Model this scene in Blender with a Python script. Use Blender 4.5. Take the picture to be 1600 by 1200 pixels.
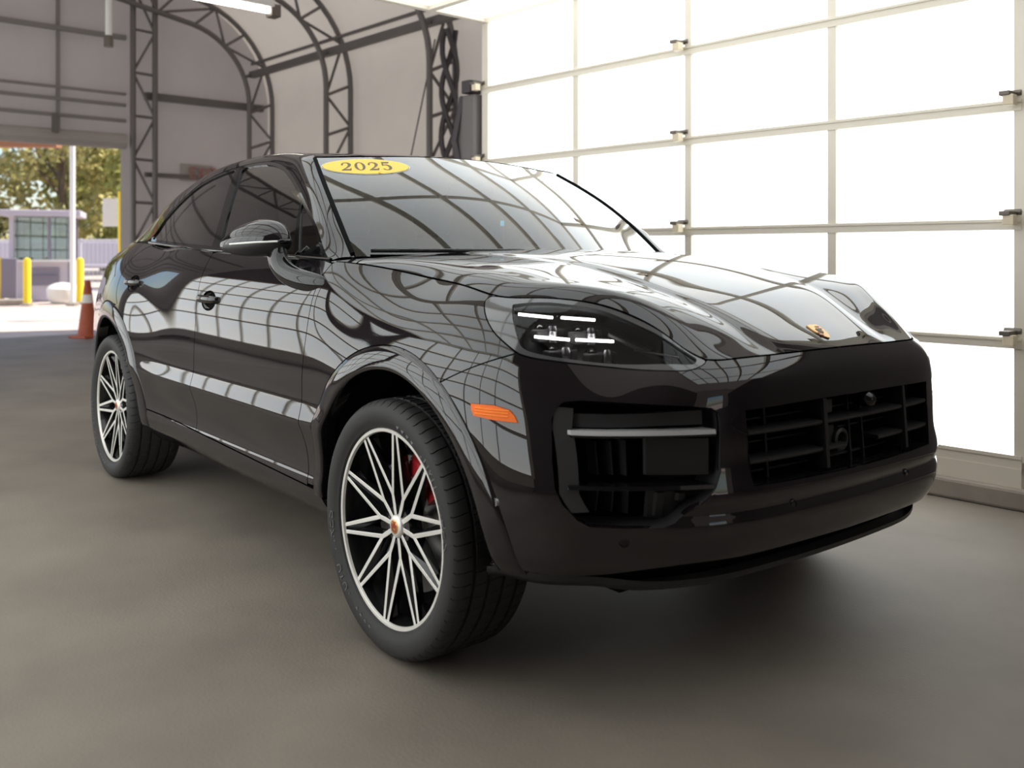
import bpy, bmesh, math, random
import numpy as np
from mathutils import Vector, Matrix
from mathutils.geometry import delaunay_2d_cdt

for _o in list(bpy.data.objects): bpy.data.objects.remove(_o, do_unlink=True)
scene = bpy.context.scene
COL = scene.collection
random.seed(7)
PI = math.pi

# ------------------------------------------------------------------ camera
CAM = (2.4645, -2.4206, 1.2109); YAW = math.radians(141.783)
cam_data = bpy.data.cameras.new('camera')
cam_data.sensor_width = 36; cam_data.lens = 1478.08/1600*36
cam_data.shift_y = -(600-395.6)/1600
cam_data.clip_start = .05; cam_data.clip_end = 400
cam_data.dof.use_dof = True; cam_data.dof.focus_distance = 3.45; cam_data.dof.aperture_fstop = 2.8
camera = bpy.data.objects.new('camera', cam_data); COL.objects.link(camera)
camera.location = CAM; camera.rotation_euler = (math.radians(90), 0, YAW-math.radians(90))
scene.camera = camera
vs = scene.view_settings
vs.view_transform = 'Standard'; vs.look = 'None'; vs.gamma = 1; vs.use_curve_mapping = False
vs.exposure = 0.0

# ------------------------------------------------------------------ sky and sun
world = bpy.data.worlds.new('world'); scene.world = world; world.use_nodes = True
_nt = world.node_tree; _nt.nodes.clear()
_sky = _nt.nodes.new('ShaderNodeTexSky'); _sky.sky_type = 'NISHITA'; _sky.sun_disc = False
_sky.sun_elevation = math.radians(48); _sky.sun_rotation = math.radians(200)
_bg = _nt.nodes.new('ShaderNodeBackground'); _bg.inputs[1].default_value = .22
_wo = _nt.nodes.new('ShaderNodeOutputWorld')
_nt.links.new(_sky.outputs[0], _bg.inputs[0]); _nt.links.new(_bg.outputs[0], _wo.inputs[0])
_sl = bpy.data.lights.new('sun', 'SUN'); _sl.energy = 9.0; _sl.angle = math.radians(.53); _sl.color = (1, .93, .82)
sun = bpy.data.objects.new('sun', _sl); COL.objects.link(sun)
sun.location = (0, 0, 30)
_td = Vector((math.cos(YAW+math.radians(42.26)), math.sin(YAW+math.radians(42.26)), 0)); _tn = Vector((_td.y, -_td.x, 0))
sun.rotation_euler = (_td*.22-_tn*.58-Vector((0, 0, .80))).to_track_quat('-Z', 'Y').to_euler()

# ------------------------------------------------------------------ materials
def _mat(name):
    m = bpy.data.materials.new(name); m.use_nodes = True
    return m, m.node_tree, m.node_tree.nodes['Principled BSDF']
def P(name, col, rough=.5, metal=0., coat=0., noise=0., nscale=20., bump=0., bscale=200., spec=.5, trans=0., emit=None, estr=0.):
    """principled material; noise mixes the colour a little, bump adds fine relief"""
    m, nt, b = _mat(name)
    b.inputs['Base Color'].default_value = (*col, 1); b.inputs['Roughness'].default_value = rough
    b.inputs['Metallic'].default_value = metal; b.inputs['Coat Weight'].default_value = coat
    b.inputs['Coat Roughness'].default_value = .02
    b.inputs['Specular IOR Level'].default_value = spec
    b.inputs['Transmission Weight'].default_value = trans
    if emit: b.inputs['Emission Color'].default_value = (*emit, 1); b.inputs['Emission Strength'].default_value = estr
    if noise or bump: tc = nt.nodes.new('ShaderNodeTexCoord')
    if noise:
        n = nt.nodes.new('ShaderNodeTexNoise'); n.inputs['Scale'].default_value = nscale; n.inputs['Detail'].default_value = 5
        r = nt.nodes.new('ShaderNodeMapRange'); r.inputs[1].default_value = .25; r.inputs[2].default_value = .75
        r.inputs[3].default_value = 1-noise; r.inputs[4].default_value = 1+noise
        mx = nt.nodes.new('ShaderNodeMix'); mx.data_type = 'RGBA'; mx.blend_type = 'MULTIPLY'; mx.inputs[0].default_value = 1
        mx.inputs[6].default_value = (*col, 1)
        nt.links.new(tc.outputs['Object'], n.inputs['Vector']); nt.links.new(n.outputs['Fac'], r.inputs[0])
        nt.links.new(r.outputs[0], mx.inputs[7]); nt.links.new(mx.outputs[2], b.inputs['Base Color'])
    if bump:
        n2 = nt.nodes.new('ShaderNodeTexNoise'); n2.inputs['Scale'].default_value = bscale; n2.inputs['Detail'].default_value = 4
        bp = nt.nodes.new('ShaderNodeBump'); bp.inputs['Strength'].default_value = bump; bp.inputs['Distance'].default_value = .01
        nt.links.new(tc.outputs['Object'], n2.inputs['Vector']); nt.links.new(n2.outputs['Fac'], bp.inputs['Height'])
        nt.links.new(bp.outputs[0], b.inputs['Normal'])
    return m
def sheet_glass(name, tint, ior=1.52, rough=0., k=1.7):
    """thin pane: mirror reflection by Fresnel over tinted straight transmission"""
    m = bpy.data.materials.new(name); m.use_nodes = True; nt = m.node_tree; nt.nodes.clear()
    o = nt.nodes.new('ShaderNodeOutputMaterial'); mx = nt.nodes.new('ShaderNodeMixShader')
    fr = nt.nodes.new('ShaderNodeFresnel'); fr.inputs[0].default_value = ior
    mu = nt.nodes.new('ShaderNodeMath'); mu.operation = 'MULTIPLY'; mu.inputs[1].default_value = k; mu.use_clamp = True
    t = nt.nodes.new('ShaderNodeBsdfTransparent'); t.inputs[0].default_value = (*tint, 1)
    g = nt.nodes.new('ShaderNodeBsdfGlossy'); g.inputs['Roughness'].default_value = rough; g.inputs[0].default_value = (1, 1, 1, 1)
    nt.links.new(fr.outputs[0], mu.inputs[0]); nt.links.new(mu.outputs[0], mx.inputs[0])
    nt.links.new(t.outputs[0], mx.inputs[1]); nt.links.new(g.outputs[0], mx.inputs[2]); nt.links.new(mx.outputs[0], o.inputs[0])
    return m
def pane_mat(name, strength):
    """frosted plastic pane with daylight put in as emission: faint cloudy tints painted into the glow"""
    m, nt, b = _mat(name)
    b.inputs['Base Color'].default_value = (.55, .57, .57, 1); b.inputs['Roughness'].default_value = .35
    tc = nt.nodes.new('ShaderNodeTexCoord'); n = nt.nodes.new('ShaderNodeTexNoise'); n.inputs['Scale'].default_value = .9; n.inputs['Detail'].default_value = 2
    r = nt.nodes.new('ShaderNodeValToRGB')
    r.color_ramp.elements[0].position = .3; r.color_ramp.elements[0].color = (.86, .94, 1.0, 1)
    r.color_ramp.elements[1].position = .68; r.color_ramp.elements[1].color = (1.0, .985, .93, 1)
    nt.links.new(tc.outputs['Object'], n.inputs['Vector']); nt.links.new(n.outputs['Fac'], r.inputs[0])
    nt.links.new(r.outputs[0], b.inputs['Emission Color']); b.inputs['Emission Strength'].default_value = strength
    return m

M = {}
M['paint'] = P('black_paint', (.0085, .0068, .0083), .015, spec=.75)
M['gloss_black'] = P('gloss_black_trim', (.006, .006, .0065), .04)
M['satin_black'] = P('satin_black_plastic', (.014, .0135, .014), .45, bump=.05, bscale=900)
M['grey_plastic'] = P('dark_grey_plastic', (.035, .034, .035), .42)
M['void'] = P('unlit_black', (.003, .003, .003), .9, spec=.1)
M['liner'] = P('wheel_liner_felt', (.006, .006, .0065), .95, spec=.1, bump=.3, bscale=300)
M['rubber'] = P('tyre_rubber', (.028, .027, .027), .62, bump=.12, bscale=500, spec=.35)
M['alloy'] = P('machined_alloy', (.80, .785, .74), .42, metal=.55)
M['wheel_black'] = P('wheel_black_lacquer', (.008, .008, .008), .25, coat=.5)
M['disc'] = P('brake_disc_steel', (.32, .31, .30), .38, metal=1)
M['tyre_print'] = P('tyre_lettering', (.12, .117, .115), .55)
M['blade'] = P('lamp_blade_silver', (.42, .42, .42), .35, coat=.4)
M['red'] = P('red_caliper_paint', (.42, .02, .025), .3, coat=.5)
M['chrome'] = P('bright_chrome', (.8, .8, .8), .12, metal=1)
M['dark_chrome'] = P('dark_satin_chrome', (.32, .32, .33), .25, metal=1)
M['windshield'] = sheet_glass('windshield_glass', (.50, .56, .50))
M['front_glass'] = sheet_glass('door_glass', (.46, .53, .48))
M['tint_glass'] = sheet_glass('privacy_glass', (.05, .045, .05))
M['lens'] = sheet_glass('clear_lens', (.72, .72, .74), 1.40, k=.8)
M['bezel'] = P('headlight_clear_edge', (.07, .072, .075), .12, coat=1)
M['led'] = P('led_white', (.9, .9, .9), .3, emit=(1, .97, .92), estr=9)
M['amber'] = P('amber_lens', (.95, .17, .008), .4, spec=.25)
M['amber_light'] = P('amber_reflector', (1.0, .27, .02), .45, spec=.25)
M['cabin'] = P('cabin_dark_leather', (.022, .021, .021), .55, bump=.1, bscale=150)
M['cabin_grey'] = P('cabin_soft_grey', (.05, .05, .048), .6)
M['gold'] = P('crest_gold', (.62, .36, .12), .3, metal=.7)
M['crest_red'] = P('crest_red', (.35, .03, .02), .35)
M['sticker_yellow'] = P('sticker_yellow', (.88, .56, .012), .35)
M['sticker_white'] = P('sticker_white', (.85, .86, .82), .4)
M['sticker_black'] = P('sticker_ink', (.10, .07, .03), .5)
M['screen'] = P('screen_blue', (.02, .1, .2), .3, emit=(.1, .55, .9), estr=.8)

scene.cycles.use_denoising = True
# ------------------------------------------------------------------ object helpers
def link(o, parent=None):
    COL.objects.link(o)
    if parent is not None: o.parent = parent
    return o
def tag(o, label, cat, group=None, kind=None):
    o['label'] = label; o['category'] = cat
    if group: o['group'] = group
    if kind: o['kind'] = kind
    return o
def struct(o, label=None):
    o['kind'] = 'structure'
    if label: o['label'] = label
    return o
def empty(name, loc=(0, 0, 0), rz=0.):
    o = bpy.data.objects.new(name, None); o.location = loc; o.rotation_euler = (0, 0, rz); o.empty_display_size = .2
    return link(o)
def mesh_obj(name, verts, faces, mats, parent=None, normals=None, smooth=None, fmat=None):
    me = bpy.data.meshes.new(name)
    me.from_pydata([tuple(map(float, v)) for v in verts], [], [tuple(map(int, f)) for f in faces])
    for m in (mats if isinstance(mats, (list, tuple)) else [mats]): me.materials.append(M[m] if isinstance(m, str) else m)
    if fmat is not None: me.polygons.foreach_set('material_index', fmat)
    if normals is not None:
        me.polygons.foreach_set('use_smooth', [True]*len(me.polygons))
        me.normals_split_custom_set_from_vertices([tuple(map(float, n)) for n in normals])
    elif smooth is not None:
        me.polygons.foreach_set('use_smooth', [True]*len(me.polygons))
        if smooth < 179: 
            try: me.set_sharp_from_angle(angle=math.radians(smooth))
            except Exception: pass
    me.update()
    return link(bpy.data.objects.new(name, me), parent)

class MB:
    """collects simple solids into one mesh"""
    def __init__(s): s.v, s.f, s.m = [], [], []
    def add(s, verts, faces, mi=0):
        b = len(s.v); s.v += [tuple(v) for v in verts]; s.f += [tuple(i+b for i in f) for f in faces]; s.m += [mi]*len(faces); return s
    def box(s, c, d, rot=None, mi=0):
        x, y, z = [q/2 for q in d]
        vs_ = [Vector((a*x, b*y, e*z)) for a in (-1, 1) for b in (-1, 1) for e in (-1, 1)]
        if rot is not None: vs_ = [rot @ v for v in vs_]
        return s.add([v+Vector(c) for v in vs_], [(0,1,3,2),(4,6,7,5),(0,4,5,1),(2,3,7,6),(0,2,6,4),(1,5,7,3)], mi)
    def bar(s, a, b, w, h=None, up=(0, 0, 1), mi=0):
        a, b = Vector(a), Vector(b); h = h or w; d = (b-a); L = d.length; d.normalize()
        u = Vector(up)
        if abs(d.dot(u)) > .98: u = Vector((1, 0, 0))
        sd = d.cross(u).normalized(); u = sd.cross(d)
        c = [(a if e == 0 else b)+sd*(w/2*i)+u*(h/2*j) for e in (0, 1) for i, j in ((-1,-1),(1,-1),(1,1),(-1,1))]
        return s.add(c, [(3,2,1,0),(4,5,6,7),(0,1,5,4),(1,2,6,5),(2,3,7,6),(3,0,4,7)], mi)
    def tube(s, pts, r, n=8, mi=0, caps=True):
        pts = [Vector(p) for p in pts]; rr = r if isinstance(r, (list, tuple)) else [r]*len(pts)
        b = len(s.v); prev = None
        for i, p in enumerate(pts):
            d = (pts[min(i+1, len(pts)-1)]-pts[max(i-1, 0)]).normalized()
            if prev is None:
                u = d.orthogonal().normalized()
            else: u = (prev-d*prev.dot(d)).normalized()
            prev = u; w = d.cross(u)
            for k in range(n):
                a = 2*PI*k/n; s.v.append(tuple(p+(u*math.cos(a)+w*math.sin(a))*rr[i]))
        for i in range(len(pts)-1):
            for k in range(n):
                s.f.append((b+i*n+k, b+i*n+(k+1)%n, b+(i+1)*n+(k+1)%n, b+(i+1)*n+k)); s.m.append(mi)
        if caps:
            s.f.append(tuple(b+k for k in reversed(range(n)))); s.m.append(mi)
            s.f.append(tuple(b+(len(pts)-1)*n+k for k in range(n))); s.m.append(mi)
        return s
    def lathe(s, prof, n=32, axis='z', c=(0, 0, 0), mi=0, closed=False):
        """profile of (radius, height) turned about an axis"""
        b = len(s.v); m = len(prof)
        for k in range(n):
            a = 2*PI*k/n
            for r, h in prof:
                q = (r*math.cos(a), r*math.sin(a), h)
                if axis == 'y': q = (q[0], q[2], q[1])
                if axis == 'x': q = (q[2], q[0], q[1])
                s.v.append((q[0]+c[0], q[1]+c[1], q[2]+c[2]))
        for k in range(n):
            for j in range(m-1 if not closed else m):
                j2 = (j+1) % m
                f = (b+k*m+j, b+((k+1)%n)*m+j, b+((k+1)%n)*m+j2, b+k*m+j2)
                s.f.append(f if axis != 'y' else f[::-1]); s.m.append(mi)
        return s
    def prism(s, poly, to3, h0, h1, mi=0, mi_side=None):
        """polygon extruded between heights h0 and h1; to3(x, y, h) places a point"""
        n = len(poly); b = len(s.v)
        for h in (h0, h1): s.v += [tuple(to3(p[0], p[1], h)) for p in poly]
        s.f.append(tuple(b+n+i for i in range(n))); s.m.append(mi)
        s.f.append(tuple(b+i for i in reversed(range(n)))); s.m.append(mi)
        for i in range(n):
            j = (i+1) % n; s.f.append((b+i, b+j, b+n+j, b+n+i)); s.m.append(mi if mi_side is None else mi_side)
        return s
    def build(s, name, mats, parent=None, smooth=None, bevel=0., seg=2):
        o = mesh_obj(name, s.v, s.f, mats, parent, smooth=smooth, fmat=s.m)
        if bevel:
            md = o.modifiers.new('bevel', 'BEVEL'); md.width = bevel; md.segments = seg; md.limit_method = 'ANGLE'; md.angle_limit = math.radians(40)
        return o
# ------------------------------------------------------------------ smooth surfaces (car coordinates)
# x forward, y to the car's left, z up; origin on the ground below the front axle
def _ends(B, lo, hi, sg):
    """fold the two phantom control points in: 'lin' extrapolates, 'sym' mirrors (sg -1 for the odd coordinate y)"""
    M = B[:, 1:-1].copy()
    if lo == 'lin': M[:, 0] += 2*B[:, 0]; M[:, 1] -= B[:, 0]
    else: M[:, 1] += sg*B[:, 0]
    if hi == 'lin': M[:, -1] += 2*B[:, -1]; M[:, -2] -= B[:, -1]
    else: M[:, -2] += sg*B[:, -1]
    return M
def _basis(n, t, lo, hi):
    """cubic B-spline weights (len(t), n), even and odd versions"""
    t = np.minimum(np.maximum(t, 0), n-1-1e-9)
    i = np.minimum(t.astype(int), n-2); f = t-i; g = 1-f; f2 = f*f; f3 = f2*f
    B = np.zeros((len(t), n+2)); r = np.arange(len(t))
    B[r, i] = g*g*g/6; B[r, i+1] = (3*f3-6*f2+4)/6; B[r, i+2] = (-3*f3+3*f2+3*f+1)/6; B[r, i+3] = f3/6
    E_ = _ends(B, lo, hi, 1)
    return E_, (E_ if lo == hi == 'lin' else _ends(B, lo, hi, -1))

class Surf:
    """tensor cubic B-spline through (nearly) a grid P[row][col] of points; symmetric ends mirror y"""
    def __init__(s, P, row_ends=('lin', 'lin'), col_ends=('lin', 'lin'), fit=3):
        s.T = np.array(P, float); s.nr, s.nc = s.T.shape[:2]
        s.re, s.ce = row_ends, col_ends
        s.P = s.T.copy()
        for _ in range(fit):
            s.P = s.P+0.9*(s.T-s._grid(np.arange(s.nc), np.arange(s.nr)))
    def _grid(s, u, v):
        R, Ro = _basis(s.nr, np.asarray(v, float), *s.re); C, Co = _basis(s.nc, np.asarray(u, float), *s.ce)
        o = np.einsum('irk,jr->ijk', np.einsum('ir,rck->ick', R, s.P), C)
        o[..., 1] = Ro @ s.P[..., 1] @ Co.T
        return o
    def __call__(s, u, v):
        u = np.atleast_1d(np.asarray(u, float)); v = np.atleast_1d(np.asarray(v, float))
        R, Ro = _basis(s.nr, v, *s.re); C, Co = _basis(s.nc, u, *s.ce)
        o = np.empty((len(u), 3))
        o[:, 0] = ((R @ s.P[..., 0])*C).sum(1); o[:, 2] = ((R @ s.P[..., 2])*C).sum(1)
        o[:, 1] = ((Ro @ s.P[..., 1])*Co).sum(1)
        return o
    def normal(s, u, v, h=.02):
        u = np.clip(np.atleast_1d(np.asarray(u, float)), h, s.nc-1-h); v = np.clip(np.atleast_1d(np.asarray(v, float)), h, s.nr-1-h)
        n = np.cross(s(u+h, v)-s(u-h, v), s(u, v+h)-s(u, v-h))
        return n/np.maximum(np.linalg.norm(n, axis=1), 1e-12)[:, None]
    def inv(s, pts, axes, umin=0):
        """parameters (u, v) of points whose coordinates axes (e.g. 0, 2) are given"""
        pts = np.atleast_2d(np.asarray(pts, float)); axes = list(axes)
        if not hasattr(s, 'gu'):
            s.gu = np.linspace(0, s.nc-1, 5*(s.nc-1)+1); s.gv = np.linspace(0, s.nr-1, 3*(s.nr-1)+1); s.G = s._grid(s.gu, s.gv)
        gu, gv = s.gu, s.gv; G = s.G[..., axes]
        lo_u = 0
        if umin: gu = s.gu[s.gu >= umin]; G = G[:, s.gu >= umin]; lo_u = umin
        out = []
        for p in pts:
            k = np.argmin(((G-p)**2).sum(-1)); iv, iu = np.unravel_index(k, G.shape[:2])
            out.append((gu[iu], gv[iv]))
        q = np.array(out)
        for _ in range(10):
            r = s(q[:, 0], q[:, 1])[:, axes]-pts; h = 1e-3
            if np.abs(r).max() < 2e-6: break
            qa = np.clip(q[:, 0], h, s.nc-1-h); qb = np.clip(q[:, 1], h, s.nr-1-h)
            a = (s(qa+h, q[:, 1])-s(qa-h, q[:, 1]))[:, axes]/(2*h)
            b = (s(q[:, 0], qb+h)-s(q[:, 0], qb-h))[:, axes]/(2*h)
            det = a[:, 0]*b[:, 1]-a[:, 1]*b[:, 0]; det = np.where(abs(det) < 1e-9, 1e-9, det)
            du = (b[:, 1]*r[:, 0]-b[:, 0]*r[:, 1])/det; dv = (-a[:, 1]*r[:, 0]+a[:, 0]*r[:, 1])/det
            q = q-np.clip(np.stack([du, dv], 1), -.4, .4)
            q[:, 0] = np.clip(q[:, 0], lo_u, s.nc-1); q[:, 1] = np.clip(q[:, 1], 0, s.nr-1)
        return q

def cr(pts, n=8, closed=False):
    """Catmull-Rom polyline through points of any dimension"""
    p = np.array(pts, float)
    if closed: q = np.vstack([p[-1], p, p[0], p[1]])
    else: q = np.vstack([2*p[0]-p[1], p, 2*p[-1]-p[-2]])
    out = []
    m = len(q)-3
    for i in range(m):
        a, b, c, d = q[i:i+4]
        for t in np.arange(n)/n:
            out.append(.5*(2*b+(c-a)*t+(2*a-5*b+4*c-d)*t*t+(3*b-a-3*c+d)*t**3))
    if not closed: out.append(q[-2])
    return np.array(out)

# lower body: rows from the underside up to the belt / bonnet seam, columns from the tail round to the nose
_DZ = [.27,.325,.395,.425,.455,.53,.605,.635,.70,.77,.87,.96,1.05,1.13,1.195]
_DY = [.83,.905,.930,.931,.927,.936,.963,.968,.9575,.9620,.9615,.9575,.944,.919,.886]
def _col(x, ys, zs): return [(x if np.isscalar(x) else x[k], -ys[k], zs[k]) for k in range(15)]
def _lerp(a, b, t): return [p+(q-p)*t for p, q in zip(a, b)]
def _top(zs, belt):      # stretch rows above .87 to a new belt height
    return [z if z <= .87 else .87+(z-.87)*(belt-.87)/(zs[14]-.87) for z in zs]
_RZ = [.30,.36,.42,.455,.49,.56,.635,.67,.74,.83,.92,1.01,1.10,1.19,1.28]
_RY = [.90,.94,.958,.965,.972,.978,.984,.986,.986,.985,.980,.966,.936,.882,.795]
_FZ = [.30,.355,.42,.45,.48,.545,.62,.655,.72,.79,.86,.93,1.00,1.07,1.135]
_FY = [.90,.94,.955,.96,.963,.967,.970,.972,.972,.970,.965,.950,.922,.873,.800]
def _nose(y, x, zt, xt, dy=0):
    """a column of the nose: plan half width y, x of the face, edge height and x of the top edge"""
    zs = [.335,.375,.415,.445,.485,.528,.556,.588,.66,.73,.79,.835,.875,.91,.94]
    ox = [-.11,-.07,-.040,-.018,-.002,.004,-.004,.008,-.004,-.006,-.010,-.010,-.014,-.030,-.055]
    k = [(z-.79)/(.94-.79) if z > .79 else 0 for z in zs]
    zz = [z if z <= .79 else .79+(z-.79)*(zt-.79)/.15 for z in zs]
    xx = [x+o+(xt-(x+ox[14]))*max(0, kk)**1.5 for o, kk in zip(ox, k)]
    return [(xx[i], -y-dy*max(0, k[i])**1.5, zz[i]) for i in range(15)]
COLS = [
 [(-3.97+.10*(z > 1.1)-.03*(z < .6), 0, z) for z in _top(_RZ, 1.20)],
 [(-3.95+.08*(z > 1.1)-.03*(z < .6), -.36, z) for z in _top(_RZ, 1.21)],
 [(-3.86, -.64*(1-.10*max(0, z-.9)/.35), z) for z in _top(_RZ, 1.235)],
 _col(-3.66, [.74,.80,.825,.83,.835,.84,.845,.845,.845,.842,.832,.812,.785,.745,.63], _top(_RZ, 1.262)),
 _col(-3.33, [.84,.88,.90,.905,.91,.915,.92,.92,.92,.918,.912,.893,.865,.82,.715], _top(_RZ, 1.275)),
 _col(-2.895, _RY, _top(_RZ, 1.272)),
 _col(-2.42, _lerp(_DY, _RY, .68), _top(_lerp(_DZ, _RZ, .3), 1.255)),
 _col(-2.05, _lerp(_DY, _RY, .10), _top(_DZ, 1.238)),
 _col(-1.65, _DY, _top(_DZ, 1.222)),
 _col(-1.25, _DY, _top(_DZ, 1.210)),
 _col(-.90, _DY, _top(_DZ, 1.198)),
 _col(-.60, _DY, _top(_DZ, 1.187)),
 _col(-.42, [a+(b-a)*.2 for a, b in zip(_DY, _FY)], [a+(b-a)*.25 for a, b in zip(_top(_DZ, 1.182), _top(_FZ, 1.182))]),
 _col(-.20, [a+(b-a)*.8 for a, b in zip(_DY, _FY)], [a+(b-a)*.7 for a, b in zip(_top(_DZ, 1.16), _top(_FZ, 1.16))]),
 _col(0, _FY, _FZ),
 _col(.20, [.90,.94,.955,.96,.963,.967,.970,.972,.972,.970,.963,.945,.917,.873,.808], _top(_FZ, 1.117)),
 _col([.36,.37,.38,.385,.39,.395,.40,.40,.40,.40,.40,.395,.385,.37,.36],
      [.885,.925,.943,.950,.955,.958,.960,.961,.961,.958,.949,.931,.904,.866,.810], _top(_FZ, 1.090)),
 _col([.43,.46,.48,.49,.50,.51,.515,.515,.515,.515,.515,.51,.50,.485,.47],
      [.865,.905,.925,.931,.936,.940,.942,.942,.940,.934,.922,.901,.868,.823,.760], _top([.335,.375,.415,.445,.485,.53,.585,.63,.70,.77,.84,.91,.98,1.045,1.10], 1.090)),
 _col([.52,.56,.585,.595,.603,.610,.614,.615,.615,.615,.615,.61,.605,.595,.58],
      [.835,.865,.882,.888,.893,.897,.898,.898,.895,.887,.873,.847,.805,.752,.683], _top([.335,.375,.415,.445,.485,.53,.575,.61,.675,.745,.815,.88,.945,1.01,1.08], 1.081)),
 _col([.60,.64,.67,.685,.695,.703,.708,.709,.709,.707,.703,.697,.688,.675,.658],
      [.775,.805,.822,.828,.833,.836,.837,.837,.833,.825,.808,.776,.731,.680,.620], _top([.335,.375,.415,.445,.485,.53,.573,.606,.668,.738,.803,.86,.915,.975,1.05], 1.054)),
 _col([.66,.70,.735,.752,.764,.774,.780,.782,.782,.778,.772,.765,.757,.748,.737],
      [.710,.733,.747,.752,.756,.758,.759,.759,.756,.749,.735,.707,.668,.620,.571], _top([.335,.375,.415,.445,.485,.53,.571,.603,.664,.734,.797,.85,.90,.95,1.01], 1.012)),
 _nose(.66, .848, .966, .800, -.115),
 _nose(.545, .910, .936, .850, -.035),
 _nose(.43, .943, .935, .875),
 _nose(.28, .957, .938, .895),
 _nose(.13, .964, .941, .907),
 _nose(0, .966, .942, .911),
]
BODY = Surf([[COLS[c][r] for c in range(len(COLS))] for r in range(15)], ('lin', 'lin'), ('sym', 'sym'))
NC, NR = len(COLS), 15

# bonnet: rows from its outer seam to the centre line, columns from the cowl to the front edge
def _hood():
    ua = [11.45, 12.3, 13, 14, 15, 16, 17, 18, 19, 20, 21, 22]
    S = BODY(ua, np.full(len(ua), 14.))
    cx = [-.30,-.20,-.08,.06,.22,.37,.50,.61,.70,.78,.85,.911]
    zc = np.interp
    ZX = cr([(-.40,1.226),(-.25,1.226),(0,1.217),(.15,1.205),(.30,1.180),(.385,1.160),(.52,1.122),(.62,1.088),(.70,1.054),(.78,1.015),(.84,.984),(.911,.942)], 6)
    ycr = cr([(-.40,.46),(-.2,.44),(.0,.41),(.15,.39),(.385,.375),(.52,.36),(.62,.34),(.78,.285),(.911,.262)], 6)
    rows = 10
    P = [[None]*len(ua) for _ in range(rows)]
    bul = [0,.012,.020,.026,.030,.034,.034,.032,.028,.020,.010,.0]
    for i in range(len(ua)):
        s = S[i]; c = cx[i]
        zcen = float(np.interp(c, ZX[:, 0], ZX[:, 1])); yc = float(np.interp(c, ycr[:, 0], ycr[:, 1]))
        so = -s[1]
        ysq = [so, so-.05, so-.11, so-.19, yc+.07, yc+.022, yc-.022, yc-.09, yc*.4, 0]
        if so-.19 < yc+.12:   # narrow nose end: spread evenly
            ysq = list(np.linspace(so, yc+.022, 6))+[yc-.022, yc-.09, yc*.4, 0]
        for j, y in enumerate(ysq):
            g = y/so                     # 1 at the seam, 0 at the centre
            x = c+(s[0]-c)*g**2
            zx = float(np.interp(x, ZX[:, 0], ZX[:, 1]))
            # height: between centre profile and seam height, with a crest near the seam
            zb = zcen+(s[2]-zcen)*g**2.4
            q = (so-y)/max(so-yc, .05)
            b = bul[i]*math.sin(math.pi*min(1, max(0, q))**.55) if q < 1 else 0
            st = 0.007*(1 if j <= 5 else 0)*min(1, max(0, (1-g)*6))*(1 if 0 < i else .6)
            if i == len(ua)-1: b = 0; st *= .5
            P[j][i] = (x, -y, zb+b-st)
        if i == len(ua)-1:
            for j, y in enumerate(ysq):
                P[j][i] = tuple(BODY.__call__(*BODY.inv([(-y, .94)], (1, 2))[0])[0]*0+np.array(_edge_at(-y)))
    return Surf(P, ('lin', 'sym'), ('lin', 'lin'), 3)
def _edge_at(y):
    """point of the body's top edge (bonnet front) at lateral position y"""
    u = np.linspace(21.6, NC-1, 200); e = BODY(u, np.full(200, 14.))
    k = np.argsort(e[:, 1]); return [float(np.interp(y, e[k, 1], e[k, a])) for a in range(3)]
HOOD = _hood()

# greenhouse side: y as a function of (x, z)
_bw = cr([(-3.9,.60),(-3.5,.665),(-3.2,.725),(-2.9,.788),(-2.6,.832),(-2.3,.862),(-1.9,.880),(-1.5,.884),(-1.0,.884),(-.7,.882),(-.4,.880),(.2,.87)], 8)
_bz = cr([(-3.9,1.25),(-3.2,1.275),(-2.9,1.272),(-2.42,1.255),(-1.65,1.222),(-.9,1.198),(-.5,1.184),(.2,1.17)], 8)
def side_y(x, z):
    x = np.asarray(x, float); z = np.asarray(z, float)
    h = z-np.interp(x, _bz[:, 0], _bz[:, 1])
    return -(np.interp(x, _bw[:, 0], _bw[:, 1])-.40*h-.33*h*h)
# ------------------------------------------------------------------ trimmed panels on smooth surfaces
class GraphSide:
    """greenhouse side as a surface over (x, z)"""
    def __call__(s, u, v):
        u = np.atleast_1d(u); v = np.atleast_1d(v); return np.stack([u, side_y(u, v), v], 1)
    def normal(s, u, v, h=.03):
        u = np.atleast_1d(u); v = np.atleast_1d(v)
        n = np.cross(s(u+h, v)-s(u-h, v), s(u, v+h)-s(u, v-h)); return n/np.linalg.norm(n, axis=1)[:, None]
SIDE = GraphSide()

def inside(pts, loop):
    """even-odd test of many points against one loop"""
    x, y = pts[:, 0], pts[:, 1]; c = np.zeros(len(pts), bool); n = len(loop)
    for i in range(n):
        x1, y1 = loop[i]; x2, y2 = loop[(i+1) % n]
        if y1 == y2: continue
        k = ((y1 > y) != (y2 > y)) & (x < (x2-x1)*(y-y1)/(y2-y1)+x1); c ^= k
    return c
def seg_dist(pts, loop):
    d = np.full(len(pts), 9e9); n = len(loop)
    for i in range(n):
        a = loop[i]; b = loop[(i+1) % n]; ab = b-a; L = max((ab**2).sum(), 1e-12)
        t = np.clip(((pts-a)@ab)/L, 0, 1); d = np.minimum(d, np.linalg.norm(pts-a-t[:, None]*ab, axis=1))
    return d
def densify(loop, step, closed=True):
    p = np.array(loop, float); out = []
    n = len(p)
    for i in range(n if closed else n-1):
        a = p[i]; b = p[(i+1) % n]; k = max(1, int(math.ceil(np.linalg.norm(b-a)/step)))
        out += [a+(b-a)*j/k for j in range(k)]
    if not closed: out.append(p[-1])
    return np.array(out)
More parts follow.
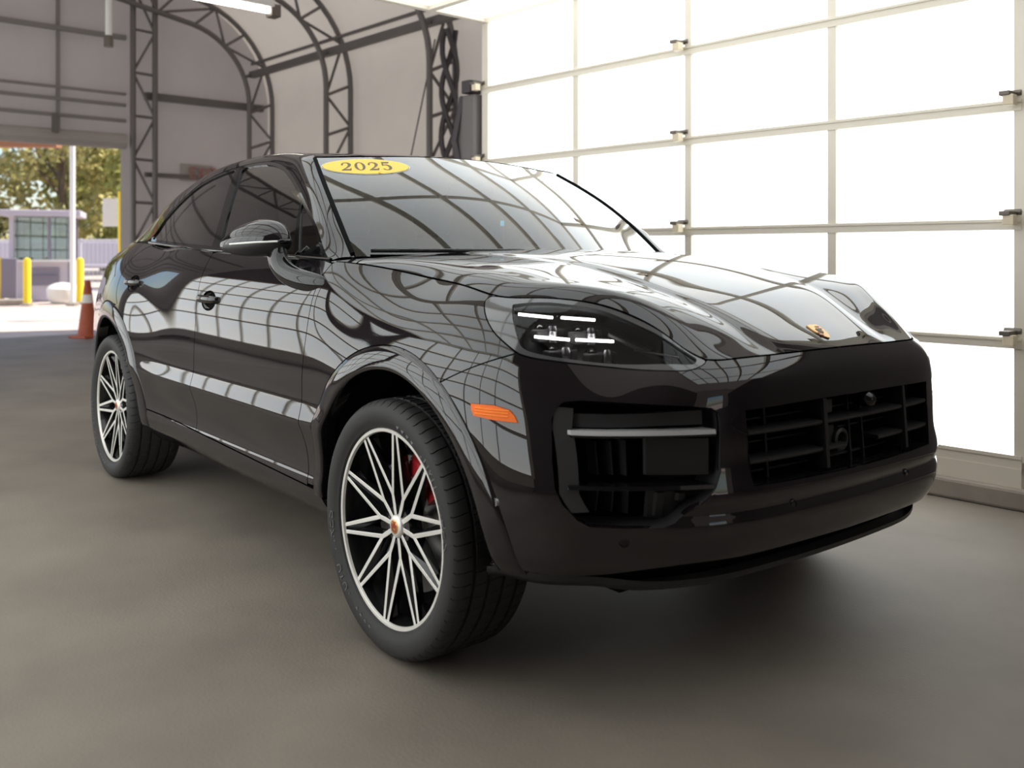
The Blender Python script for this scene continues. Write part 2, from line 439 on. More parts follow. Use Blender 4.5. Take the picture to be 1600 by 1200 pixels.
def inset(loop, d):
    """move a closed 2-D loop inwards by d"""
    p = np.array(loop, float); a = .5*np.sum(p[:, 0]*np.roll(p[:, 1], -1)-np.roll(p[:, 0], -1)*p[:, 1])
    e0 = p-np.roll(p, 1, 0); e1 = np.roll(p, -1, 0)-p
    e0 /= np.maximum(np.linalg.norm(e0, axis=1), 1e-9)[:, None]; e1 /= np.maximum(np.linalg.norm(e1, axis=1), 1e-9)[:, None]
    n0 = np.stack([-e0[:, 1], e0[:, 0]], 1); n1 = np.stack([-e1[:, 1], e1[:, 0]], 1)
    n = n0+n1; L = np.linalg.norm(n, axis=1); n = n/np.maximum(L, .4)[:, None]*np.minimum(1/np.maximum(np.abs((n/np.maximum(L, 1e-9)[:, None]*n0).sum(1)), .6), 1.6)[:, None]
    return p+n*d*(1 if a > 0 else -1)
def surf_mesh(S, loop, holes=(), scale=(.2, .07), step=.02, flange=.012, off=0., open_u=None, open_v=None):
    """triangulates the region of surface S inside loop minus holes; returns verts, faces, normals"""
    sc = np.array(scale); loops = [densify(np.array(l)*sc, step) for l in [loop, *holes]]
    B = np.vstack(loops); edges = []; k = 0
    for l in loops:
        n = len(l); edges += [(k+i, k+(i+1) % n) for i in range(n)]; k += n
    lo, hi = loops[0].min(0), loops[0].max(0)
    gx, gy = np.meshgrid(np.arange(lo[0]+step/2, hi[0], step), np.arange(lo[1]+step/2, hi[1], step*.8))
    G = np.stack([gx.ravel(), gy.ravel()], 1); ok = inside(G, loops[0]) & (seg_dist(G, loops[0]) > step*.35)
    for l in loops[1:]: ok &= ~inside(G, l) & (seg_dist(G, l) > step*.35)
    A = np.vstack([B, G[ok]])
    res = delaunay_2d_cdt([Vector((float(a), float(b))) for a, b in A], edges, [], 0, 1e-7)
    V = np.array([tuple(v) for v in res[0]]); F = np.array([f for f in res[2] if len(f) == 3])
    cen = V[F].mean(1); ok = inside(cen, loops[0])
    for l in loops[1:]: ok &= ~inside(cen, l)
    F = F[ok]; uv = V/sc
    X = S(uv[:, 0], uv[:, 1]); N = S.normal(uv[:, 0], uv[:, 1])
    return _finish(X, N, F, loops, sc, S, flange, off, open_u, open_v)
def _finish(X, N, F, loops, sc, S, flange, off, open_u, open_v):
    # outward is away from the car's axis
    ref = X-np.array([0, 0, .55]); ref[:, 0] = np.where(X[:, 0] > .3, X[:, 0]-.3, 0)*2
    sg = np.sign((N*ref).sum()); N = N*(sg if sg else 1)
    fn = np.cross(X[F[:, 1]]-X[F[:, 0]], X[F[:, 2]]-X[F[:, 0]])
    bad = (fn*N[F[:, 0]]).sum(1) < 0; F = F.copy(); F[bad] = F[bad][:, ::-1]
    X = X+N*off
    verts, norms, faces = [X], [N], [tuple(f) for f in F]; base = len(X)
    if flange:
        for l in loops:
            uv = l/sc; x = S(uv[:, 0], uv[:, 1]); n = S.normal(uv[:, 0], uv[:, 1])*(sg if sg else 1); x = x+n*off
            m = len(l)
            t = np.roll(x, -1, 0)-np.roll(x, 1, 0); t /= np.maximum(np.linalg.norm(t, axis=1), 1e-9)[:, None]
            o = np.cross(t, n)
            # sign: outward of the region = away from the mean for loop 0
            c = x.mean(0); s2 = np.sign((o*(x-c)).sum()) or 1
            if l is not loops[0]: s2 = -s2
            verts += [x, x-n*flange]; norms += [o*s2, o*s2]
            for i in range(m):
                j = (i+1) % m
                if open_u is not None and abs(uv[i, 0]-open_u) < 1e-4 and abs(uv[j, 0]-open_u) < 1e-4: continue
                if open_v is not None and abs(uv[i, 1]-open_v) < 1e-4 and abs(uv[j, 1]-open_v) < 1e-4: continue
                f = [base+i, base+j, base+m+j, base+m+i]
                vv = [x[i], x[j], (x-n*flange)[j]]
                if np.dot(np.cross(vv[1]-vv[0], vv[2]-vv[0]), o[i]*s2) < 0: f = f[::-1]
                faces.append(tuple(f))
            base += 2*m
    return np.vstack(verts), faces, np.vstack(norms)
def mirrored(d):
    v, f, n = d; k = np.array([1, -1, 1]); return v*k, [tuple(reversed(q)) for q in f], n*k
def merged(a, b):
    return np.vstack([a[0], b[0]]), a[1]+[tuple(i+len(a[0]) for i in q) for q in b[1]], np.vstack([a[2], b[2]])
def put(name, d, mat, parent): return mesh_obj(name, d[0], d[1], mat, parent, normals=d[2])
def both(name, d, mat, parent): return put(name, d, mat, parent), put(name, mirrored(d), mat, parent)
def strip(S, nu, nv, u0=0, u1=None, v0=0, v1=None, off=0.):
    """whole rectangle of a Surf as a quad grid"""
    u1 = S.nc-1 if u1 is None else u1; v1 = S.nr-1 if v1 is None else v1
    uu, vv = np.meshgrid(np.linspace(u0, u1, nu), np.linspace(v0, v1, nv)); uu = uu.ravel(); vv = vv.ravel()
    X = S(uu, vv); N = S.normal(uu, vv)
    ref = X-np.array([0, 0, .55]); ref[:, 0] = np.where(X[:, 0] > .3, X[:, 0]-.3, 0)*2
    if (N*ref).sum() < 0: N = -N
    F = []
    for j in range(nv-1):
        for i in range(nu-1):
            a = j*nu+i; f = (a, a+1, a+nu+1, a+nu)
            if np.dot(np.cross(X[f[1]]-X[f[0]], X[f[2]]-X[f[0]]), N[a]) < 0: f = f[::-1]
            F.append(f)
    return X+N*off, F, N

car = empty('suv_car')
tag(car, 'glossy black coupe-style SUV parked on the dark floor between the door walls', 'car')
RF = .474; RR = .480; CF = (0.005, .385); CR = (-2.895, .383)        # wheel arch radii and centres (x, z)
def arc(c, r, a0, a1, n=40): return [(c[0]+r*math.cos(math.radians(a)), c[1]+r*math.sin(math.radians(a))) for a in np.linspace(a0, a1, n)]
def uvs(pts): return BODY.inv(pts, (0, 2))
GAP = .0022

FD = cr([(-.490,1.176),(-.510,1.135),(-.526,1.070),(-.535,.955),(-.555,.85),(-.572,.74),(-.580,.64),(-.583,.56),(-.586,.47),(-.586,.404)], 6)
MD = cr([(-1.585,1.221),(-1.600,1.16),(-1.612,1.09),(-1.610,1.0),(-1.613,.88),(-1.625,.78),(-1.655,.63),(-1.675,.52),(-1.690,.424)], 6)
RDc = cr([(-2.60,1.262),(-2.72,1.225),(-2.775,1.16),(-2.775,1.08),(-2.755,1.00),(-2.700,.937)], 6)
RDa = arc(CR, .572, 76, 6, 24)
def seam_z(x): return .392+(-.48-x)*.0268
def belt_z(x): return np.interp(x, _bz[:, 0], _bz[:, 1])

# front door and rear door skins
x = np.linspace(-.588, -1.690, 30); bot = [(a, seam_z(a)+.001) for a in x]
top = [(a, float(belt_z(a))) for a in np.linspace(-1.585, -.500, 28)]
fd_loop = list(FD[:-1])+bot+list(MD[::-1][1:-1])+top[1:-1]
xr = np.linspace(-1.692, -2.325, 20)
rd_bot = [(a, seam_z(a)+.001) for a in xr]
rd_loop = list(MD[1:-1])+rd_bot+[p for p in RDa[::-1] if p[1] > .45]+list(RDc[::-1][1:])+[(a, float(belt_z(a))) for a in np.linspace(-2.59, -1.60, 24)]
_eps = .012
def body_panel(name, loop_xz, mat='paint', holes=(), g=GAP, **k):
    uv = uvs(inset(densify(loop_xz, .02), g)); uv[:, 1] = np.minimum(uv[:, 1], 13.97)
    return both(name, surf_mesh(BODY, uv, [uvs(densify(h, .01)) for h in holes], **k), mat, car)
def ring(cx, cz, rx, rz, n=28, rot=0): return [(cx+rx*math.cos(a)*math.cos(rot)-rz*math.sin(a)*math.sin(rot), cz+rx*math.cos(a)*math.sin(rot)+rz*math.sin(a)*math.cos(rot)) for a in np.linspace(0, 2*PI, n, endpoint=False)]
H1 = ring(-1.475, 1.010, .082, .043); H2 = ring(-2.525, 1.056, .082, .043)
doors_f = body_panel('front_door', fd_loop, holes=[H1]); doors_r = body_panel('rear_door', rd_loop, holes=[H2])
# front fender: seam to bonnet, headlight corner, bumper seam, arch, lower tongue behind the wheel
HL_UV = [(15.81,13.47),(15.76,13.76),(15.92,13.97),(16.63,13.98),(17.71,13.985),(18.47,13.985),(19.36,13.985),(20.38,13.985),(21.33,13.97),(21.93,13.86),(21.68,13.25),(21.17,12.60),(20.35,12.28),(19.09,12.06),(18.04,11.78),(17.53,11.64),(17.11,11.68),(16.52,12.18),(16.13,12.79)]
HL_UV = [tuple(p) for p in cr(HL_UV, 5, closed=True)]
HL_UV = [(u, min(v, 13.985)) for u, v in HL_UV]
# split the headlight outline at its lower outer corner
hl = np.array(HL_UV); i_low = int(np.argmin(np.hypot(hl[:, 0]-17.11, hl[:, 1]-11.68))); i_top = int(np.argmin(np.hypot(hl[:, 0]-15.92, hl[:, 1]-13.97)))
hl_side = hl[i_low:]; hl_side = np.vstack([hl_side, hl[:i_top+1]])          # low corner -> up the outer edge -> top corner
i_tip = int(np.argmax(hl[:, 0])); hl_low = hl[i_tip:i_low+1]                 # tip -> along the lower edge -> low corner
bs = cr([(.513,.945),(.44,.918),(.36,.886),(.27,.846)], 6)                   # bumper to fender seam (x, z)
FA = .548                                                                   # outer radius of the arch trim
def ang(c, p): return math.degrees(math.atan2(p[1]-c[1], p[0]-c[0]))
a_bs = ang(CF, bs[-1])
fa = arc(CF, FA, a_bs, 178, 40)
fl = [(a, b) for a, b in fa]+[(-.560, .404)]
fend_xz = uvs(inset(densify(list(bs)+fl+list(FD[::-1]), .02, closed=False), 0))
fend_uv = np.vstack([fend_xz, [(u, 13.97) for u in np.linspace(11.75, 15.85, 40)], hl_side[::-1]])
def uv_inset(uv, d, sc=(.2, .07)): return inset(np.array(uv)*np.array(sc), d)/np.array(sc)
fd_ = uv_inset(fend_uv, GAP)
fenders = both('front_fender', surf_mesh(BODY, fd_), 'paint', car)
# bumper cover (both halves in one skin)
UM = NC-1.
bum_side = uvs([p for p in arc(CF, FA, a_bs, -1, 30)])
low_line = [(u, v) for u, v in cr([(float(bum_side[-1][0]), float(bum_side[-1][1])), (16.9,1.35),(18,1.2),(19,1.15),(20,1.35),(21,1.95),(22,2.35),(24,2.45),(UM,2.45)], 5)][1:]
def yz(pts): return BODY.inv(pts, (1, 2), 16.2)
gr_low = yz(cr([(-.436,.617),(-.30,.614),(-.15,.612),(-.004,.611)], 5)); gr_top = yz(cr([(-.452,.806),(-.30,.810),(-.15,.812),(-.004,.813)], 5))
gr_low[-1] = (UM, gr_low[-2, 1]); gr_top[-1] = (UM, gr_top[-2, 1])
edge = [(u, 13.94) for u in np.linspace(UM, 22.05, 40)]
bum_loop = np.vstack([uvs(bs), bum_side[1:], low_line, gr_low[::-1], gr_top, edge, hl_low])
INT = [(-.864,.759),(-.860,.790),(-.850,.817),(-.832,.833),(-.80,.838),(-.695,.832),(-.600,.826),(-.545,.820),(-.526,.805),(-.523,.78),(-.525,.70),(-.527,.660),(-.545,.620),(-.575,.590),(-.640,.536),(-.665,.527),(-.74,.524),(-.808,.527),(-.832,.543),(-.857,.580),(-.868,.62),(-.869,.69)]
int_uv = yz(densify(INT, .02))
b_uv = uv_inset(bum_loop, GAP); b_uv[:, 1] = np.where(bum_loop[:, 0] > UM-1e-6, bum_loop[:, 1], b_uv[:, 1]); b_uv[:, 0] = np.where(bum_loop[:, 0] > UM-1e-6, UM, np.minimum(b_uv[:, 0], UM))
MARK = [(.425,.813),(.50,.816),(.545,.807),(.560,.793),(.571,.775),(.51,.776),(.440,.781),(.428,.797)]
half = surf_mesh(BODY, b_uv, [int_uv, uvs(densify(MARK, .02))], open_u=UM, step=.016, flange=.02)
bumper = put('front_bumper', merged(half, mirrored(half)), 'paint', car)
# sill
xs_ = np.linspace(-.50, -2.32, 50)
sill = [(a, seam_z(a)-.001) for a in xs_]+[(-2.34,.33)]+[(a, .285) for a in xs_[::-1]]+[(-.46,.32)]
body_panel('sill', sill)
# rear quarter and rear bumper
ra = arc(CR, .572, 76, 183, 40)
rq_uv = np.vstack([uvs(inset(densify(list(RDc)+ra[1:], .02, closed=False), 0)), [(u, 1.0) for u in np.linspace(4.2, 0, 20)], [(0, v) for v in np.linspace(1, 13.97, 20)], [(u, 13.97) for u in np.linspace(0, 5.6, 40)]])
q_ = uv_inset(rq_uv, GAP); q_[:, 0] = np.where(rq_uv[:, 0] < 1e-6, 0, q_[:, 0])
half = surf_mesh(BODY, q_, open_u=0., step=.025)
put('rear_body', merged(half, mirrored(half)), 'paint', car)
# inner structure seen as dark joints
def inner(loop, u_off=-.02):
    return surf_mesh(BODY, loop, step=.05, flange=0, off=u_off)
in1 = uvs(inset(densify(list(arc(CF, .53, 175, 95, 20))+[(.0, 1.08), (-.45, 1.15), (-2.6, 1.23), (-2.85, .93)]+list(arc(CR, .53, 100, 8, 20))+[(-2.3, .36), (-.56, .34)], .04), 0))
both('inner_body', inner(in1), 'void', car)

# bonnet with a crisp front edge
h_rear = [(0.9+1.25*max(0, (v-2)/7)**1.0*0+.0, v) for v in np.linspace(0, 9, 30)]
hood_loop = [(u, .03) for u in np.linspace(.95, 10.93, 60)]+[(10.96, v) for v in np.linspace(.05, 9, 50)]+[(u, 9.) for u in np.linspace(10.9, .12, 60)]+[(max(.12, .12+.83*((9-v)/9)**3.2), v) for v in np.linspace(8.9, .03, 40)]
half = surf_mesh(HOOD, hood_loop, scale=(.115, .09), step=.016, open_v=9.)
hood = put('hood', merged(half, mirrored(half)), 'paint', car)
cowl_loop = [(0.01, v) for v in np.linspace(.02, 2.0, 10)]+[(u, 2.0) for u in np.linspace(.05, .55, 8)]+[(.12+.83*((9-v)/9)**3.2-.05, v) for v in np.linspace(2.0, .03, 16)]+[(u, .02) for u in np.linspace(.88, .05, 10)]
both('fender_cap', surf_mesh(HOOD, cowl_loop, scale=(.115, .09), step=.016), 'paint', car)

# crest on the bonnet nose
def crest():
    s = HOOD.inv([(.846, -.0)], (0, 1))[0]; c = HOOD([s[0]], [9.])[0]; n = HOOD.normal([s[0]-.05], [8.9])[0]
    n = np.array([abs(n[0]), 0, abs(n[2])]); n /= np.linalg.norm(n); t = np.array([n[2], 0, -n[0]])
    out = cr([(-.034,-.022),(-.034,0),(-.034,.022),(-.026,.026),(0,.0255),(.018,.019),(.030,.009),(.036,0),(.030,-.009),(.018,-.019),(0,-.0255),(-.026,-.026)], 4, closed=True)
    to3 = lambda a, b, h: c+t*a+np.array([0, 1, 0])*b+n*h
    base = MB().prism([tuple(p) for p in out], to3, -.004, .0035, 0).build('crest_emblem', ['gold'], car, smooth=40)
    mb = MB()
    for sx, sy in ((0, 0), (1, 1)):
        for k in range(2):
            a0 = -.028+.030*sx; y0 = .003 if sy == 0 else -.020
            mb.prism([(a0+.004+k*.011, y0), (a0+.009+k*.011, y0), (a0+.009+k*.011, y0+.017-(.006 if sx else 0)), (a0+.004+k*.011, y0+.017-(.006 if sx else 0))], to3, .003, .0046)
    mb.build('crest_stripes', ['crest_red'], base)
    MB().prism([(p[0]*.36, p[1]*.36) for p in out], to3, .003, .0052).build('crest_shield', ['sticker_black'], base)
crest()

# ------------------------------------------------------------------ wheel arch trims and liners
def arch_trim(c, r0, r1, a0, a1, name, y_add=0.):
    n = 72; V, N = [], []
    prof = [(1.0, -.010), (1.0, -.001), (.94, .003), (.75, .006), (.45, .009), (.18, .010), (.06, .008), (.01, .003), (0, -.004), (-.10, -.02), (-.16, -.05)]
    A = np.linspace(a0, a1, n); m = len(prof)
    for a in A:
        d = np.array([math.cos(math.radians(a)), math.sin(math.radians(a))])
        for t, h in prof:
            r = r0+(r1-r0)*max(t, 0); p = (c[0]+d[0]*r, c[1]+d[1]*r)
            V.append(p+(t, h))
    V = np.array(V); q = uvs(V[:, :2]); X = BODY(q[:, 0], q[:, 1]); X[:, 0] = V[:, 0]; X[:, 2] = V[:, 1]
    X[:, 1] -= V[:, 3]+y_add
    X[:, 1] = np.where(V[:, 2] < 0, X[:, 1], X[:, 1])
    ins = V[:, 2] < 0
    X[ins, 0] = c[0]+(X[ins, 0]-c[0])*(r0+.004)/r0; X[ins, 2] = c[1]+(X[ins, 2]-c[1])*(r0+.004)/r0
    F = [(i*m+j, i*m+j+1, (i+1)*m+j+1, (i+1)*m+j) for i in range(n-1) for j in range(m-1)]
    for sgn in (1, -1):
        Y = X.copy(); Y[:, 1] *= sgn
        mesh_obj(name, Y, [f if sgn > 0 else f[::-1] for f in F], 'paint', car, smooth=50)
    # liner: a dark half drum
    mb = MB(); k = 40
    for a in np.linspace(6, 176, k):
        for yy in (-.93, -.55): mb.v.append((c[0]+math.cos(math.radians(a))*(r0+.012), yy, c[1]+math.sin(math.radians(a))*(r0+.012)))
    mb.f = [(2*i, 2*i+1, 2*i+3, 2*i+2) for i in range(k-1)]+[tuple(2*i+1 for i in range(k))]; mb.m = [0]*len(mb.f)
    for sgn in (1, -1):
        mesh_obj('wheel_liner', [(a, b*sgn, z) for a, b, z in mb.v], mb.f, 'liner', car, smooth=30)
arch_trim(CF, RF, FA, -1, 181, 'wheel_arch_trim'); arch_trim(CR, RR, .570, -3, 184, 'wheel_arch_trim')

# ------------------------------------------------------------------ windscreen, roof, pillars, side glass
def Wb(t):  # windscreen base and top edge, t 0 at the near corner, 1 on the centre line
    a = math.sin(t*PI/2)
    return np.array([-.505+.275*a**1.1, -.785*(1-t), 1.199+.004*t]), np.array([-1.085+.105*a**1.2, -.648*(1-t), 1.602+.026*a])
WS = []
for r in range(6):
    row = []
    for c in range(6):
        b, t_ = Wb(c/5); k = r/5; p = b+(t_-b)*k
        p = p+np.array([.46, 0, .87])*.026*math.sin(PI*k)+np.array([0, -1, 0])*.018*math.sin(PI*k)*(1-c/5)
        row.append(p)
    WS.append(row)
WIND = Surf(WS, ('lin', 'lin'), ('lin', 'sym'))
d_ = strip(WIND, 30, 30); windshield = put('windshield', merged(d_, mirrored(d_)), 'windshield', car)
# moulding along the edges of the glass
ed_ = [WIND([0.], [v])[0]+np.array([-.004, -.006, .000]) for v in np.linspace(.1, 4.95, 24)]
for sg in (1, -1): MB().tube([(p[0], p[1]*sg, p[2]) for p in ed_], .0085, 8).build('windshield_moulding', ['liner'], windshield, smooth=60)
DLO = [(-.505,1.186),(-.560,1.212),(-.640,1.264),(-.726,1.319),(-.820,1.369),(-.915,1.418),(-1.06,1.489),(-1.218,1.555),(-1.33,1.589),(-1.45,1.612),(-1.618,1.622),(-1.836,1.616),(-2.027,1.598),(-2.20,1.566),(-2.318,1.524),(-2.434,1.466),(-2.549,1.395),(-2.625,1.340),(-2.672,1.290)]
DLOc = cr(DLO, 4)
TOPW = [(-.488,-.790,1.198),(-.56,-.772,1.238),(-.655,-.757,1.305),(-.76,-.738,1.381),(-.86,-.715,1.452),(-.96,-.689,1.520),(-1.03,-.668,1.567),(-1.10,-.648,1.609),(-1.22,-.628,1.632),(-1.36,-.612,1.648),(-1.55,-.600,1.658),(-1.80,-.594,1.661),(-2.05,-.592,1.655),(-2.30,-.592,1.637),(-2.52,-.592,1.606),(-2.75,-.594,1.566),(-2.95,-.598,1.516),(-3.15,-.604,1.452),(-3.44,-.612,1.335),(-3.66,-.622,1.262)]
for _k in range(7): TOPW[_k] = tuple(WIND([.0], [5*_k/7])[0]+np.array([-.004, -.003, -.002]))
LOW = [DLO[0],DLO[1],DLO[2],DLO[3],DLO[4],DLO[5],DLO[6],DLO[7],DLO[8],DLO[9],DLO[10],DLO[11],DLO[12],DLO[13],DLO[14],DLO[15],DLO[16],DLO[18],(-3.10,1.279),(-3.655,1.2635)]
PR = []
for r in range(5):
    k = r/4; row = []
    for i in range(20):
        a = np.array([LOW[i][0], float(side_y(*LOW[i])), LOW[i][1]]); b = np.array(TOPW[i]); p = a+(b-a)*k
        w = .018*math.sin(PI*k)*(1 if 1 < i < 18 else .5)
        nrm = np.array([0, -.75, .66]) if i > 8 else np.array([.35, -.75, .55])
        row.append(p+nrm*w+(np.array([0, -.004, .0]) if r == 0 else 0))
    PR.append(row)
RAIL = Surf(PR, ('lin', 'lin'), ('lin', 'lin'))
both('roof_side_rail', strip(RAIL, 120, 14), 'paint', car)
both('pillar_lining', strip(RAIL, 60, 6, off=-.014), 'cabin_grey', car)
# roof and rear glass down to the tail
RC = [(-.982,1.630),(-1.12,1.648),(-1.30,1.663),(-1.55,1.675),(-1.80,1.678),(-2.05,1.672),(-2.30,1.656),(-2.52,1.630),(-2.75,1.592),(-2.95,1.546),(-3.15,1.486),(-3.44,1.366),(-3.70,1.262)]
RE = [TOPW[7]]+TOPW[8:]
RO = []
for r in range(6):
    t = r/5; RO.append([np.array([e[0]+(c[0]-e[0])*math.sin(t*PI/2)**1.2, e[1]*(1-t), e[2]+(c[1]-e[2])*(1-(1-t)**2.3)]) for e, c in zip(RE, RC)])
ROOF = Surf(RO, ('lin', 'sym'), ('lin', 'lin'))
d_ = strip(ROOF, 60, 20, u1=7.6); put('roof', merged(d_, mirrored(d_)), 'paint', car)
d_ = strip(ROOF, 30, 20, u0=7.66); put('rear_window', merged(d_, mirrored(d_)), 'gloss_black', car)
# tail deck between the rear glass and the body's upper edge
TD = []
ub = np.linspace(0, 3.0, 10); e1 = BODY(ub, np.full(10, 13.97)); rr_ = ROOF(np.full(10, 12.), np.linspace(5, 0, 10))
d_v = np.vstack([e1, rr_]); fs = [(i, i+1, 11+i, 10+i) for i in range(9)]
mesh_obj('tail_deck', np.vstack([d_v, d_v*[1, -1, 1]]), fs+[tuple(20+k for k in f[::-1]) for f in fs], 'paint', car, smooth=60)

# side glass, frames
def belt_line(x0, x1, n, dz): return [(a, float(belt_z(a))+dz) for a in np.linspace(x0, x1, n)]
outer = [tuple(p) for p in DLOc]+belt_line(-2.668, -.52, 60, .0)[1:-1]
def dlo_between(x0, x1, d=.016):
    """upper window edge between two x positions, moved down/inwards by d"""
    q = inset(densify(outer, .02), d); m = [p for p in q if x1 <= p[0] <= x0 and p[1] > belt_z(p[0])+d+.012]
    return sorted(m, key=lambda p: -p[0])
bz_ = .020
def b_line(z, top, bot): return top+(bot-top)*(1.62-z)/(1.62-1.22)
q_top = [p for p in dlo_between(-.50, -.925)]
front_q = q_top+[(-.915+.012, 1.375)]+[(-.785+.012, float(belt_z(-.78))+bz_)]+belt_line(-.76, -.56, 8, bz_)
div = [(-.928, 1.385), (-.800, float(belt_z(-.8))+bz_)]
f_top = [p for p in dlo_between(-.945, -1.735)]
front_w = f_top+[(-1.745, 1.590)]+[(-1.590, 1.33), (-1.545, float(belt_z(-1.55))+bz_)]+belt_line(-1.50, -.815, 20, bz_)
front_w = [p for p in front_w]
r_top = [p for p in dlo_between(-1.835, -2.64)]
rear_w = r_top+belt_line(-2.63, -1.640, 24, bz_)+[(-1.645, 1.27), (-1.69, 1.37)]
wins = [front_q, front_w, rear_w]
frame_d = surf_mesh(SIDE, outer, wins, scale=(1, 1), step=.025, flange=.006, off=.002)
both('window_frame', frame_d, 'gloss_black', car)
for nm, w, mt, par in (('quarter_glass', front_q, 'front_glass', doors_f), ('side_window', front_w, 'front_glass', doors_f), ('side_window', rear_w, 'tint_glass', doors_r)):
    d_ = surf_mesh(SIDE, inset(w, -.004), scale=(1, 1), step=.03, flange=0, off=-.004)
    put(nm, d_, mt, par[0]); put(nm, mirrored(d_), mt, par[1])
# belt moulding
bl = [(a, float(side_y(a, belt_z(a)))-.004, float(belt_z(a))+.004) for a in np.linspace(-.50, -2.67, 40)]
for sg in (1, -1):
    mb = MB().tube([(a, b*sg, c) for a, b, c in bl], .007, 6); mb.build('belt_moulding', ['gloss_black'], car, smooth=60)

# ------------------------------------------------------------------ door handles
def handle(cx, cz, door, sg):
    c = BODY(*BODY.inv([(cx, cz)], (0, 2))[0])[0]
    mb = MB(); n, m = 24, 6                       # recessed cup
    for j in range(m):
        t = j/(m-1); rr = math.cos(t*PI/2); dep = .030*math.sin(t*PI/2)
        for i in range(n):
            a = 2*PI*i/n; q = BODY.inv([(cx+.085*rr*math.cos(a), cz-.002+.045*rr*math.sin(a))], (0, 2))[0]; p = BODY([q[0]], [q[1]])[0]
            mb.v.append((p[0], (p[1]+dep+.002)*sg, p[2]))
    for j in range(m-1):
        for i in range(n): mb.f.append((j*n+i, j*n+(i+1) % n, (j+1)*n+(i+1) % n, (j+1)*n+i)); mb.m.append(0)
    mb.build('handle_cup', ['paint'], door, smooth=60)
    mb = MB()
    L = [(-.118, -.004), (-.10, .012), (-.06, .022), (0, .025), (.05, .022), (.085, .014), (.098, .0)]
    pts = []
    for dx, o in cr(L, 4):
        q = BODY.inv([(cx+dx, cz+.006)], (0, 2))[0]; p = BODY([q[0]], [q[1]])[0]; pts.append((p[0], p[1]-o, p[2]))
    k = len(pts)
    for i, p in enumerate(pts):
        w = .017*(.55+.45*math.sin(PI*min(1, max(0, i/(k-1)))))
        for a in np.linspace(0, 2*PI, 10, endpoint=False): mb.v.append((p[0], (p[1]+.007*math.sin(a))*sg, p[2]+w*math.cos(a)))
    for i in range(k-1):
        for j in range(10): mb.f.append((i*10+j, i*10+(j+1) % 10, (i+1)*10+(j+1) % 10, (i+1)*10+j)); mb.m.append(0)
    mb.f += [tuple(range(10)), tuple((k-1)*10+j for j in range(10))]; mb.m += [0, 0]
    mb.build('handle', ['paint'], door, smooth=60)
for sg, i in ((1, 0), (-1, 1)):
    handle(-1.475, 1.012, doors_f[i], sg); handle(-2.525, 1.058, doors_r[i], sg)

